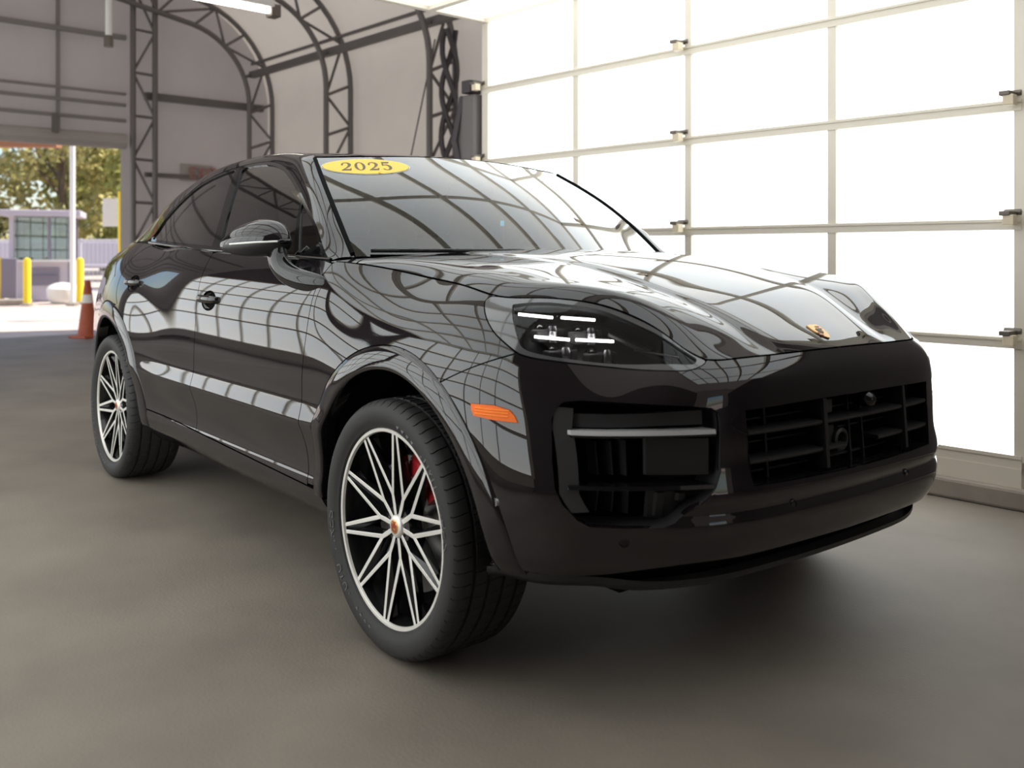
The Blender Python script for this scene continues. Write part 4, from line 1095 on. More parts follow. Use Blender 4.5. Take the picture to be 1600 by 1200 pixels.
# seats
def seat(x, y, w=.50):
    mb = MB()
    def pad(cs, half, depth):
        b = len(mb.v); n = len(cs)
        for (a, z, tn) in cs:
            for k in np.linspace(-1, 1, 7):
                bul = depth*(1-k**4); mb.v.append((a+bul*tn[0], y+k*half, z+bul*tn[1]))
            for k in np.linspace(1, -1, 7): mb.v.append((a-.08*tn[0], y+k*half*.95, z-.08*tn[1]))
        for i in range(n-1):
            for j in range(14): mb.f.append((b+i*14+j, b+i*14+(j+1) % 14, b+(i+1)*14+(j+1) % 14, b+(i+1)*14+j)); mb.m.append(0)
        mb.f += [tuple(b+j for j in range(14)), tuple(b+(n-1)*14+j for j in range(14))]; mb.m += [0, 0]
    pad([(x+.46, .70, (0, 1)), (x+.25, .72, (0, 1)), (x, .68, (.2, 1))], w/2, .05)
    pad([(x-.02, .70, (1, .2)), (x-.10, .95, (1, .2)), (x-.18, 1.20, (1, .2)), (x-.21, 1.28, (1, .3))], w/2, .05)
    o = mb.build('seat', ['cabin'], car, smooth=50)
    h = MB(); b = 0
    h.lathe([(0, -.09), (.10, -.085), (.12, -.05), (.125, 0), (.12, .05), (.10, .085), (0, .09)], 20); ho = h.build('headrest', ['cabin'], o, smooth=60)
    ho.location = (x-.23, y, 1.40); ho.scale = (.42, 1, 1); return o
for y in (-.38, .38): seat(-1.55, y)
for y in (-.36, .36): seat(-2.40, y, .62)
mb = MB().box((-1.5, 0, .45), (2.6, 1.5, .04)); mb.build('cabin_floor', ['cabin'], car)
MB().box((-1.2, 0, .72), (1.1, .24, .36)).build('center_console', ['cabin'], car, bevel=.03)
# headliner just under the roof and interior mirror
hv = strip(ROOF, 20, 8, u0=.4, u1=7.4, off=-.03); put('headliner', (merged(hv, mirrored(hv))[0], merged(hv, mirrored(hv))[1], -merged(hv, mirrored(hv))[2]), 'cabin_grey', car)
MB().box((-.90, 0, 1.475), (.03, .24, .065)).build('interior_mirror', ['gloss_black'], car, bevel=.015)
# sensor cover at the top of the windscreen
pts = cr([(3.9, 4.99), (4.05, 4.55), (4.3, 4.15), (4.6, 3.75), (4.8, 3.6), (5.0, 3.55)], 4)
lp = [tuple(p) for p in pts]+[(5.0, 4.99)]
d_ = surf_mesh(WIND, lp, scale=(.15, .16), step=.03, flange=0, off=-.006, open_u=5.); put('sensor_cover', merged(d_, mirrored(d_)), 'cabin_grey', car)
# phone-size navigation device on the dash with a thin stem
MB().tube([(-.62, -.02, 1.19), (-.64, -.02, 1.25), (-.65, -.02, 1.325)], .004, 6).build('device_stem', ['cabin_grey'], car)
MB().box((-.65, -.02, 1.335), (.008, .014, .022)).build('device_screen', ['screen'], car)

# ------------------------------------------------------------------ year sticker on the windscreen
def on_glass(uv, h): 
    p = WIND([uv[0]], [uv[1]])[0]; n = WIND.normal([uv[0]], [uv[1]])[0]
    if n[2] < 0: n = -n
    return p+n*h
# local frame on the glass: a across (towards the far side), b up the glass
SC = np.array([.40, .205])                        # centre in metres: across from the near edge, down from the top
def glass_pt(a, b, h):
    """a metres across the glass from the near top corner, b metres up from its top edge"""
    return on_glass((np.clip(a/.1296, 0, 5), np.clip(5+b/.118, 0, 5)), h)
def glass_poly(poly, h, name, mat, parent, step=.02):
    L = densify(poly, step); V2 = [Vector((float(p[0]), float(p[1]))) for p in L]
    lo, hi = L.min(0), L.max(0); gx, gy = np.meshgrid(np.arange(lo[0], hi[0], step), np.arange(lo[1], hi[1], step)); G = np.stack([gx.ravel(), gy.ravel()], 1)
    ok = inside(G, L) & (seg_dist(G, L) > step*.3); n = len(L)
    r = delaunay_2d_cdt(V2+[Vector((float(p[0]), float(p[1]))) for p in G[ok]], [(i, (i+1) % n) for i in range(n)], [], 0, 1e-7)
    A = np.array([tuple(v) for v in r[0]]); F = np.array([f for f in r[2]]); F = F[inside(A[F].mean(1), L)]
    X = [glass_pt(p[0], p[1], h) for p in A]
    return mesh_obj(name, X, [tuple(f) for f in F], mat, parent, smooth=180)
# serif digits as outlines, unit height 1
def arcpts(cx, cy, rx, ry, a0, a1, n=14): return [(cx+rx*math.cos(math.radians(a)), cy+ry*math.sin(math.radians(a))) for a in np.linspace(a0, a1, n)]
D0o = arcpts(.36, .5, .36, .5, 0, 360, 37)[:-1]; D0i = arcpts(.36, .5, .175, .43, 0, 360, 33)[:-1]
D2 = arcpts(.36, .70, .34, .30, 170, -8, 16)+[(.63,.52),(.52,.40),(.36,.27),(.24,.17),(.50,.17),(.58,.19),(.63,.28),(.68,.28),(.63,0),(.0,0),(.0,.05),(.14,.17),(.30,.33),(.42,.48),(.47,.62),(.47,.74)]+arcpts(.31, .72, .17, .20, 20, 150, 8)+[(.17,.70),(.10,.62),(.03,.64)]
D5 = [(.10,1.0),(.64,1.0),(.58,.84),(.20,.84),(.165,.68)]+arcpts(.30, .345, .36, .345, 108, -150, 22)+[(.0,.10),(.03,.17),(.10,.19),(.17,.13)]+arcpts(.26, .33, .19, .27, -105, 110, 14)+[(.10,.54),(.04,.53)]
def year_sticker():
    ca, cb, ra, rb = .176, -.082, .172, .064
    tilt = lambda p: (p[0], p[1])
    el = lambda k: [tilt((ca+ra*k*math.cos(t), cb+(rb-(1-k)*ra*.8)*math.sin(t))) for t in np.linspace(0, 2*PI, 48, endpoint=False)]
    st = glass_poly(el(1.0), .0012, 'year_sticker', 'sticker_white', car); st['label'] = 'yellow oval 2025 sticker with white rim'
    glass_poly(el(.982), .0020, 'sticker_line', 'sticker_black', st)
    glass_poly(el(.972), .0027, 'sticker_face', 'sticker_yellow', st)
    h = .066; x = ca-.102
    for ch in '2025':
        sh = lambda p: (x+p[0]*h*.88+p[1]*h*.16, cb-h/2+p[1]*h)
        if ch == '0':
            o, i = [sh(p) for p in D0o], [sh(p) for p in D0i]
            L = np.array(o+i); r = delaunay_2d_cdt([Vector((float(a), float(b))) for a, b in L], [(k, (k+1) % len(o)) for k in range(len(o))]+[(len(o)+k, len(o)+(k+1) % len(i)) for k in range(len(i))], [], 0, 1e-7)
            A = np.array([tuple(v) for v in r[0]]); F = np.array(r[2]); c = A[F].mean(1); F = F[inside(c, np.array(o)) & ~inside(c, np.array(i))]
            mesh_obj('digit', [glass_pt(p[0], p[1], .0034) for p in A], [tuple(f) for f in F], 'sticker_black', st)
        else: glass_poly([sh(p) for p in (D2 if ch == '2' else D5)], .0034, 'digit', 'sticker_black', st, step=.012)
        x += .0525
year_sticker()
# small inspection sticker in the far upper corner: light lines of print
ms = MB()
for k in range(4):
    a0, a1 = 1.0, 1.09+.02*(k % 2)
    for q in range(5):
        s0 = a0+(a1-a0)*q/5; s1 = s0+(a1-a0)*.14; b = -.105-.020*k
        f = lambda a, b_: glass_pt(1.296-a, b_, .001)*np.array([1, -1, 1])
        ms.add([f(s0, b), f(s1, b), f(s1, b-.009), f(s0, b-.009)], [(0, 1, 2, 3)])
ms.build('windshield_print', ['sticker_white'], windshield)
# ------------------------------------------------------------------ the building: s runs along the hall away from the camera, n towards the right wall
TH = YAW+math.radians(42.26)
DS = np.array([math.cos(TH), math.sin(TH), 0]); DN = np.array([math.sin(TH), -math.cos(TH), 0])
ORG = np.array([CAM[0], CAM[1], 0.])
def B(s, n, z): return tuple(ORG+DS*s+DN*n+np.array([0, 0, z]))
RZB = TH-PI            # rotation that aligns local -x with s
ROTB = Matrix.Rotation(TH, 3, 'Z')     # local x = s, local y = -n
def lb(mb, s, n, z, ds, dn, dz, mi=0): return mb.box(B(s, n, z), (ds, dn, dz), ROTB, mi)
M['asphalt'] = P('smooth_asphalt', (.195, .167, .136), .62, noise=.22, nscale=1.6, bump=.10, bscale=90)
M['concrete'] = P('curb_concrete', (.30, .26, .22), .85, noise=.2, nscale=6)
M['alu'] = P('door_aluminium', (.74, .68, .58), .45, metal=.15)
M['tent'] = P('tent_fabric', (.46, .425, .40), .8, noise=.08, nscale=1.5)
_t = M['tent'].node_tree; _tr = _t.nodes.new('ShaderNodeBsdfTranslucent'); _tr.inputs[0].default_value = (.42, .385, .36, 1)
_tm = _t.nodes.new('ShaderNodeMixShader'); _tm.inputs[0].default_value = .25
_t.links.new(_t.nodes['Principled BSDF'].outputs[0], _tm.inputs[1]); _t.links.new(_tr.outputs[0], _tm.inputs[2]); _t.links.new(_tm.outputs[0], _t.nodes['Material Output'].inputs[0])
M['tent_dark'] = P('tent_seam_tape', (.14, .12, .115), .8)
M['steel'] = P('galvanised_truss_steel', (.16, .145, .14), .55, metal=.3)
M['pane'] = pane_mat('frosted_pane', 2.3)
M['pane_left'] = pane_mat('frosted_pane_left_glow', 2.6)  # same pane, daylight on this side set by its own emission strength
M['pane_roof'] = pane_mat('frosted_roof_pane', 1.6)  # same pane again, overhead daylight put in as a weaker emission
M['seam'] = P('fabric_seam', (.24, .22, .21), .8)
M['hinge'] = P('hinge_zinc', (.16, .14, .12), .5, metal=.5)
M['cream'] = P('hinge_cream_roller', (.72, .62, .45), .5)
M['tube_on'] = P('lit_tube', (.9, .9, .9), .4, emit=(1, .95, .85), estr=9)
M['white_paint'] = P('white_paint', (.75, .74, .72), .5)
M['yellow_paint'] = P('safety_yellow', (.85, .60, .02), .5)
M['orange'] = P('cone_orange_shaded', (.36, .075, .03), .6, noise=.15, nscale=9)  # orange darkened: the shade in the opening is put into the colour
M['exit_red'] = P('exit_red', (.36, .17, .15), .6)
M['cable'] = P('dark_cable', (.05, .04, .045), .6)
M['ground'] = P('sunlit_pavement', (.50, .42, .38), .9, noise=.12, nscale=.8)
M['leaf'] = P('sunlit_leaves', (.30, .30, .075), .7, noise=.45, nscale=1.2)
M['leaf2'] = P('olive_leaves', (.40, .36, .13), .7, noise=.4, nscale=1.0)
M['bark'] = P('bark', (.12, .09, .06), .9)
M['brown_steel'] = P('rust_brown_beam', (.30, .13, .06), .7)

s_near, s_far = -13., 14.9
# floor
fl = MB(); lb(fl, .95, 2, -.06, 27.9, 22, .12); floor = struct(fl.build('floor', ['asphalt']), 'dark grey asphalt floor of the hall')
# curb under the right-hand doors
cb_ = MB(); lb(cb_, -4.2, 4.98, .05, 19.6, .50, .10); struct(cb_.build('trim_1', ['concrete'], bevel=.015), 'low concrete curb below the frosted doors')

DOOR_N = 4.81; PW = .972; ROWZ = [.22, .784, 1.348, 1.912, 2.476, 3.04]
def sectional_door(name, label, s0, cols, n, side, hinge_cols=(0, 2, 4, 6), pane='pane'):
    """overhead door of frosted panes in aluminium rails; s0 far edge, runs towards -s; side +1 faces -n"""
    root = empty(name, B(s0, n, 0)); struct(root, label)
    inv = root.matrix_world
    def part(mb, nm, mats, **k):
        o = mb.build(nm, mats, None, **k); o.parent = root; o.matrix_parent_inverse = Matrix.Translation(-Vector(root.location)); return o
    L = cols*PW; f = -side
    for k, z in enumerate(ROWZ):
        mb = MB(); h = .052 if 0 < k < 5 else .075
        lb(mb, s0-L/2, n+f*.012, z if k else z-.02, L, .045, h); lb(mb, s0-L/2, n+f*.037, z+h*.32, L, .006, h*.22); part(mb, 'rail', ['alu'])
    mb = MB(); lb(mb, s0-L/2, n+f*.012, .145, L, .05, .09); part(mb, 'bottom_rail', ['alu'])
    for c in range(cols+1):
        mb = MB(); w = .05 if c not in (0, cols) else .07
        lb(mb, s0-c*PW, n+f*.010, (ROWZ[0]+ROWZ[-1])/2, w, .04, ROWZ[-1]-ROWZ[0]); part(mb, 'stile', ['alu'])
    pm = None
    for c in range(cols):
        for k in range(5):
            if pm is None:
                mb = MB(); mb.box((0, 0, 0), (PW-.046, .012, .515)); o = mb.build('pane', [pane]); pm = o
            else: o = pm.copy(); COL.objects.link(o)
            o.parent = root; o.location = Vector(B(s0-(c+.5)*PW, n, (ROWZ[k]+ROWZ[k+1])/2))-Vector(root.location); o.rotation_euler = (0, 0, TH)
    hm = None
    for c in hinge_cols:
        if c > cols: continue
        for k in (1, 2, 3, 4):
            if hm is None:
                mb = MB(); mb.box((.015, 0, .02), (.05, .10, .022)).box((.0, .02, -.012), (.05, .05, .05), mi=1).tube([(.05, -.05, .028), (-.03, -.05, .028)], .016, 8)
                o = mb.build('hinge', ['hinge', 'cream'], bevel=.004); hm = o
            else: o = hm.copy(); COL.objects.link(o)
            o.parent = root; o.location = Vector(B(s0-c*PW+.03, n+f*.075, ROWZ[k]+.03))-Vector(root.location); o.rotation_euler = (0, 0, TH+(0 if side > 0 else PI))
    return root
# right wall: two doors with a dark post between them
sectional_door('door_1', 'frosted paned overhead door behind the car', 5.573, 4, DOOR_N, 1)
rw = MB(); lb(rw, -5.75, DOOR_N+.03, 1.65, 14.5, .08, 3.3); struct(rw.build('wall_right', ['tent_dark']), 'dark solid wall beside the frosted door')
pst = MB(); lb(pst, 1.565, 4.83, 1.75, .10, .10, 3.3); struct(pst.build('trim_2', ['steel'], bevel=.006), 'dark steel post between the overhead doors')
# left wall behind the camera: the same doors
LN = -.98
for i, (s0, c) in enumerate(((14.36, 7), (7.40, 6))):
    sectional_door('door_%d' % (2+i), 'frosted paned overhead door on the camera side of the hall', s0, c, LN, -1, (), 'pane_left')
for i, s_ in enumerate((7.48,)):
    pst = MB(); lb(pst, s_, LN-.02, 1.6, .18, .12, 3.2); struct(pst.build('trim_%d' % (3+i), ['tent_dark']))
lw = MB(); lb(lw, .95, LN-.12, 4.6, 27.9, .06, 3.0); lb(lw, 14.65, LN-.12, 1.55, .5, .06, 3.1); lb(lw, -5.7, LN-.12, 1.55, 14.6, .06, 3.1); struct(lw.build('wall_left', ['tent_dark']))
# raised doors: a flat ceiling of frosted panes over the lane, hung inwards from the door heads
RZ_ = 3.02
def raised_door(name, s0, cols, label, RN0, RN1):
    root = empty(name, B(s0, RN0, RZ_)); struct(root, label)
    def part(o): o.parent = root; o.matrix_parent_inverse = Matrix.Translation(-Vector(root.location)); return o
    rows = max(3, round((RN0-RN1)/.57)); ph = (RN0-RN1)/rows; L = cols*PW
    for k in range(rows+1):
        mb = MB(); lb(mb, s0-L/2, RN0-k*ph, RZ_, L, .06, .05); part(mb.build('rail', ['alu']))
    for c in range(cols+1):
        mb = MB(); lb(mb, s0-c*PW, (RN0+RN1)/2, RZ_, .055, RN0-RN1, .045); part(mb.build('stile', ['alu']))
    src = None
    for c in range(cols):
        for k in range(rows):
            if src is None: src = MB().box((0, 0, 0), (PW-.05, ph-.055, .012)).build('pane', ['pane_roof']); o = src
            else: o = src.copy(); COL.objects.link(o)
            o.parent = root; o.location = Vector(B(s0-(c+.5)*PW, RN0-(k+.5)*ph, RZ_+.015))-Vector(root.location); o.rotation_euler = (0, 0, TH)
raised_door('ceiling_panel_door', 5.573, 4, 'raised frosted door lying flat below the ceiling', DOOR_N-.02, 1.50)
raised_door('ceiling_panel_door', 6.80, 5, 'raised frosted door over the camera side of the lane', 1.42, LN+.1)
raised_door('ceiling_panel_door', 1.45, 3, 'raised frosted door above the front of the car', DOOR_N-.02, 1.50)

# ------------------------------------------------------------------ tent shell
TN, TNL, EAVE, TOP = 7.85, -9.0, 3.65, 6.9
def tent_profile(off=0., n0=TN, n1=TNL):
    """(n, z) of the tent's cross-section from the right foot over the top to the left foot"""
    R_ = 1.75; p = [(n0-off, 0), (n0-off, EAVE)]
    for a in np.linspace(0, 78, 13)[1:]: p.append((n0-off-(R_-off)*(1-math.cos(math.radians(a))), EAVE+(R_-off)*math.sin(math.radians(a))))
    mid = (n0+n1)/2; h = p[-1][1]+ (p[-1][0]-mid)*math.tan(math.radians(10))
    right = p; left = [(n0+n1-a, z) for a, z in right[::-1]]
    return right+[(mid, h)]+left
prof = tent_profile()
V = []; m = len(prof)
for s_ in np.linspace(s_near, s_far, 13): V += [B(s_, a, z) for a, z in prof]
F = [(i*m+j, i*m+j+1, (i+1)*m+j+1, (i+1)*m+j) for i in range(12) for j in range(m-1)]
struct(mesh_obj('ceiling', V, F, 'tent', smooth=40), 'pale fabric tent shell of the hall')
# far end wall with the drive-in opening, made of fabric panels
E_S = 14.9; OP_N0, OP_N1, OP_Z = -.62, 5.36, 2.86
tops = [p for p in prof]
def roof_z(n): 
    q = sorted(prof); return float(np.interp(n, [a for a, _ in q if _ >= 0], [z for _, z in q]))
pr_r = [p for p in prof if p[1] >= EAVE-.01]; pr_s = sorted(pr_r)
def top_at(n): return float(np.interp(n, [p[0] for p in pr_s], [p[1] for p in pr_s]))
def end_wall(name, s_, n0, n1, zopen, label):
    mb = MB()
    def pan(a, b, z0, k=8):
        xs = np.linspace(a, b, k)
        lo = [B(s_, q, z0) for q in xs]; hi = [B(s_, q, 7.7) for q in xs]
        mb.add(lo+hi, [(i, i+1, k+i+1, k+i) for i in range(k-1)])
    pan(TNL, n0, 0, 10); pan(n1, TN, 0, 10); pan(n0, n1, zopen, 12)
    return struct(mb.build(name, ['tent']), label)
end_wall('wall_back', E_S, OP_N0, OP_N1, OP_Z, 'fabric end wall with a drive-in opening')
end_wall('wall_front', s_near, .8, 3.6, 3.0, 'fabric end wall behind the camera')
# girts, rolled curtain and tracks on the far wall
def girt(n0, n1, z, w=.09, dz=0.):
    mb = MB(); mb.bar(B(E_S-.10, n0, z), B(E_S-.10, n1, z+dz), w); return mb
k_ = 0
for n0, n1, z, w in ((5.7, 7.7, 3.67, .11), (-.9, 5.4, 4.53, .07), (5.7, 6.6, 2.44, .07), (-.9, 5.4, 3.49, .05), (-.9, 5.4, 3.25, .05), (-.9, 5.4, 3.66, .04)):
    k_ += 1; struct(girt(n0, n1, z, w).build('trim_%d' % (10+k_), ['steel' if n0 > 0 else 'seam']))
for n_ in (4.43, 1.7):
    mb = MB(); mb.bar(B(E_S-.06, n_, 2.85), B(E_S-.06, n_, 5.3), .05); k_ += 1; struct(mb.build('trim_%d' % (10+k_), ['seam']))
rc_ = MB(); rc_.tube([B(E_S-.18, OP_N0, 2.92), B(E_S-.18, 2, 2.90), B(E_S-.18, OP_N1, 2.92)], .12, 12)
rcl = struct(rc_.build('trim_30', ['tent']), 'rolled-up fabric curtain above the opening')
brk = MB(); lb(brk, E_S-.30, 4.32, 3.10, .06, .08, .28); struct(brk.build('trim_31', ['steel']))

# lattice arches
def lattice(name, label, s_, chord_out, chord_in, group='lattice arches of the tent', rad=.042, every=1):
    o_, i_ = np.array(chord_out), np.array(chord_in)
    root = empty(name, B(s_, o_[0][0], o_[0][1])); tag(root, label, 'truss', group)
    def part(mb, nm):
        q = mb.build(nm, ['steel'], None, smooth=60); q.parent = root; q.matrix_parent_inverse = Matrix.Translation(-Vector(root.location))
    part(MB().tube([B(s_, a, z) for a, z in o_], rad, 8), 'outer_chord'); part(MB().tube([B(s_, a, z) for a, z in i_], rad, 8), 'inner_chord')
    def walk(P, t):
        d = np.r_[0, np.cumsum(np.linalg.norm(np.diff(P, axis=0), axis=1))]; return np.array([np.interp(t*d[-1], d, P[:, 0]), np.interp(t*d[-1], d, P[:, 1])])
    n = int(np.linalg.norm(np.diff(o_, axis=0), axis=1).sum()/.62)
    for k in range(n+1):
        a = walk(o_, k/n); b = walk(i_, k/n); part(MB().tube([B(s_, *a), B(s_, *b)], .024, 6), 'strut')
        if k < n:
            c = walk(i_, (k+1)/n) if k % 2 else walk(o_, (k+1)/n); d = a if k % 2 else b
            part(MB().tube([B(s_, *d), B(s_, *c)], .022, 6), 'diagonal')
    return root
po = tent_profile(.10); pi_ = tent_profile(.52)
half_n = len(po)//2+1
lattice('arch_truss', 'lattice arch truss at the far end wall corner', 14.55, po[:half_n], pi_[:half_n])
lattice('arch_truss', 'lattice arch truss in the middle of the side wall', 12.13, po[:half_n], pi_[:half_n])
lattice('arch_truss', 'lattice arch truss beside the frosted door with hanging hoses', 9.63, po[:half_n], pi_[:half_n])
lattice('lattice_column', 'lattice column on the right of the drive-in opening', 14.66, [(5.80, 0), (5.80, 5.30)], [(5.46, 0), (5.46, 5.32)], None, .045)
# purlin along the side wall, sag wire, hoses, motor box
pl = MB(); pl.bar(B(5.0, TN-.45, 4.18), B(14.6, TN-.45, 4.18), .10, .10).bar(B(5.0, TN-.45, 4.36), B(14.6, TN-.45, 4.36), .04); struct(pl.build('trim_32', ['steel']), 'steel purlin along the tent side wall')
tag(MB().tube([B(9.8, TN-.3, 4.0), B(11.3, TN-.1, .6)], .010, 5).build('brace_wire', ['cable']), 'thin slanted brace wire on the tent wall', 'wire')
hs = MB()
for q in range(3):
    pts = [B(9.25+.05*math.sin(z*3+q*2), TN-.50+.09*math.sin(z*4.1+q*2.1), z) for z in np.linspace(4.0, 1.0, 30)]; hs.tube(pts, .035, 6)
tag(hs.build('hose_bundle', ['cable'], smooth=60), 'dark twisted hoses hanging on a truss column', 'hoses')
bx = MB(); lb(bx, 5.75, DOOR_N+.05, 2.18, .22, .26, .55); mbx = bx.build('motor_box', ['steel'], bevel=.02); tag(mbx, 'grey door operator box beside the frosted door', 'motor')
b2 = MB(); lb(b2, 5.75, DOOR_N-.02, 2.52, .10, .12, .10); b2.tube([B(5.80, DOOR_N-.06, 2.45), B(5.86, DOOR_N-.1, 2.1), B(5.80, DOOR_N-.06, 1.8)], .03, 6); o = b2.build('conduit', ['cable'], mbx, bevel=.004)
tb = MB(); lb(tb, 7.3, 6.95, 1.82, 1.6, .8, .05); t_ = tb.build('wall_shelf', ['steel']); tag(t_, 'dark shelf against the tent wall beyond the door', 'shelf')
lg = MB(); lb(lg, 7.3, 7.2, .9, .06, .06, 1.8); lg.build('shelf_post', ['steel'], t_)
# exit sign letters on the end wall, ceiling lamp, hanging tube
def letters(word, n0, z0, h, s_, mat, name, label, cat):
    G = {'E': [((0,0),(0,1)),((0,1),(.55,1)),((0,.5),(.45,.5)),((0,0),(.55,0))], 'X': [((0,0),(.6,1)),((0,1),(.6,0))], 'I': [((.2,0),(.2,1))], 'T': [((.3,0),(.3,1)),((0,1),(.6,1))]}
    root = MB(); x = 0
    lb(root, s_+.02, n0+.42*h*2.2/2*1.6, z0+h/2, .03, h*3.4, h*1.7)
    o = root.build(name, ['tent']); tag(o, label, cat)
    for ch in word:
        mb = MB()
        for a, b in G[ch]: mb.bar(B(s_-.01, n0+x+a[0]*h, z0+a[1]*h), B(s_-.01, n0+x+b[0]*h, z0+b[1]*h), .03, .03)
        mb.build('letter', ['exit_red'], o); x += h*(.8 if ch != 'I' else .5)
letters('EXIT', 6.42, 2.43, .16, E_S-.12, 'exit_red', 'exit_sign', 'faded red EXIT lettering panel on the end wall', 'sign')
def shop_light(s_, n_, z_, label, L=1.3, along='n'):
    mb = MB(); d = (.14, L, .07) if along == 'n' else (L, .14, .07)
    lb(mb, s_, n_, z_+.06, *d); o = mb.build('ceiling_light', ['white_paint'], bevel=.01); tag(o, label, 'lamp', None)
    t = MB(); t.tube([B(s_, n_-L*.48, z_), B(s_, n_+L*.48, z_)] if along == 'n' else [B(s_-L*.48, n_, z_), B(s_+L*.48, n_, z_)], .028, 8); t.build('tube', ['tube_on'], o)
    e = MB(); lb(e, s_, n_+L*.52, z_+.0, .12, .10, .12); e.build('end_box', ['hinge'], o, bevel=.01)
    for q in (-.4, .4):
        w = MB(); w.tube([B(s_, n_+q*L, z_+.09) if along == 'n' else B(s_+q*L, n_, z_+.09), B(s_, n_+q*L, 5.75) if along == 'n' else B(s_+q*L, n_, 5.75)], .006, 5); w.build('hanger', ['cable'], o)
shop_light(8.15, 3.86, 3.50, 'lit ceiling lamp with white housing at the top edge of the picture', L=.95)
hp = MB(); hp.tube([B(10.5, 3.65, 5.75), B(10.5, 3.65, 3.52)], .035, 8); hpo = hp.build('drop_pipe', ['white_paint'], smooth=60); tag(hpo, 'pale pipe hanging from the roof near the opening', 'pipe')
he = MB(); he.tube([B(10.5, 3.65, 3.56), B(10.5, 3.65, 3.44)], .05, 8); he.build('pipe_end', ['hinge'], hpo)
# ------------------------------------------------------------------ outside the drive-in opening
FWD = np.array([math.cos(YAW), math.sin(YAW), 0]); RGT = np.array([math.sin(YAW), -math.cos(YAW), 0])
def O(d, r, z=0.):
    """a place outdoors: d metres ahead of and r metres right of where the picture was taken"""
    return tuple(ORG+FWD*d+RGT*r+np.array([0, 0, z]))
gm = MB(); gm.add([B(14.9, -60, -.02), B(14.9, 60, -.02), B(120, 90, -.02), B(120, -90, -.02)], [(0, 1, 2, 3)])
struct(gm.build('ground', ['ground']), 'pale sunlit pavement outside')
gf = MB(); gf.add([B(-13, -60, -.03), B(-13, 60, -.03), B(-80, 60, -.03), B(-80, -60, -.03)], [(0, 1, 2, 3)]); struct(gf.build('ground_front', ['ground']))
M['booth'] = P('booth_lavender_panel', (.50, .46, .52), .6)
M['booth_dark'] = P('booth_frame', (.22, .20, .25), .6)
M['booth_glass'] = sheet_glass('booth_glass', (.55, .62, .6))
M['fence'] = P('fence_galvanised', (.55, .53, .58), .6)
RB = YAW-PI/2+.35
def obox(mb, d, r, z, w, l, h, mi=0, rz=RB): return mb.box(O(d, r, z), (w, l, h), Matrix.Rotation(rz, 3, 'Z'), mi)
def child(mb, nm, mats, root, **k):
    o = mb.build(nm, mats, None, **k); o.parent = root; o.matrix_parent_inverse = Matrix.Translation(-Vector(root.location)); return o
# guard booth
bd, br = 24.6, -12.15
bt = empty('guard_booth', O(bd, br)); tag(bt, 'small pale guard booth with a flat overhanging roof and windows', 'booth')
RBM = Matrix.Rotation(RB, 3, 'Z')
def bp(x, y, z): v = RBM @ Vector((x, y, 0)); q = O(bd, br); return (q[0]+v.x, q[1]+v.y, z)
W_, D_ = 1.35, 1.35
child(MB().box(bp(0, 0, 2.22), (1.85, 1.75, .16), RBM), 'roof', ['booth'], bt, bevel=.02)
for nm, x, y, w, l in (('front_panel', 0, -D_/2, W_, .06), ('back_panel', 0, D_/2, W_, .06), ('side_panel', -W_/2, 0, .06, D_), ('side_panel', W_/2, 0, .06, D_)):
    child(MB().box(bp(x, y, .5), (w, l, 1.0), RBM), nm, ['booth'], bt)
for x in (-W_/2, W_/2):
    for y in (-D_/2, D_/2): child(MB().box(bp(x, y, 1.1), (.11, .11, 2.2), RBM), 'post', ['booth_dark' if x > 0 else 'booth'], bt)
child(MB().box(bp(.18, -D_/2, 1.6), (.07, .07, 1.15), RBM), 'mullion', ['booth_dark'], bt)
for nm, x, y, w, l in (('pane', 0, -D_/2, W_-.1, .01), ('pane', 0, D_/2, W_-.1, .01), ('pane', -W_/2, 0, .01, D_-.1), ('pane', W_/2, 0, .01, D_-.1)):
    child(MB().box(bp(x, y, 1.57), (w, l, 1.1), RBM), nm, ['booth_glass'], bt)
child(MB().box(bp(0, -D_/2-.1, 1.02), (W_+.1, .3, .05), RBM), 'counter', ['white_paint'], bt)
child(MB().box(bp(.1, -D_/2-.05, .62), (.62, .04, .45), RBM).box(bp(.1, -D_/2-.09, .62), (.5, .04, .05), RBM), 'service_hatch', ['booth_dark'], bt)
pl_ = MB().lathe([(.0, 0), (.26, 0), (.34, .12), (.36, .34), (.30, .42), (.16, .48), (0, .5)], 16, c=O(23.1, -10.98)); tag(pl_.build('planter', ['white_paint'], smooth=40), 'rounded pale planter in front of the guard booth', 'planter')
# bollards
for d, r, lb_ in ((24.0, -12.98, 'yellow safety bollard left of the grey barrier board'), (22.0, -11.28, 'yellow safety bollard between the grey board and the booth'), (22.7, -10.37, 'yellow safety bollard right of the tall white pole')):
    mb = MB().lathe([(0, 0), (.085, 0), (.085, 1.02), (.07, 1.08), (0, 1.11)], 16, c=O(d, r)); bo = mb.build('bollard', ['yellow_paint'], smooth=40)
    tag(bo, lb_, 'bollard', 'yellow bollards around the booth')
    MB().lathe([(.14, 0), (.14, .04), (.086, .05)], 16, c=O(d, r)).build('base_collar', ['concrete'], bo)
bb = empty('barrier_board', O(22.4, -11.91)); tag(bb, 'grey board standing on a low base beside the booth', 'barrier')
obm = MB(); obox(obm, 22.4, -11.91, .62, .34, .06, .95); child(obm, 'board', ['booth_dark'], bb, bevel=.02)
obm = MB(); obox(obm, 22.4, -11.91, .06, .95, .5, .12); child(obm, 'base', ['concrete'], bb, bevel=.03)
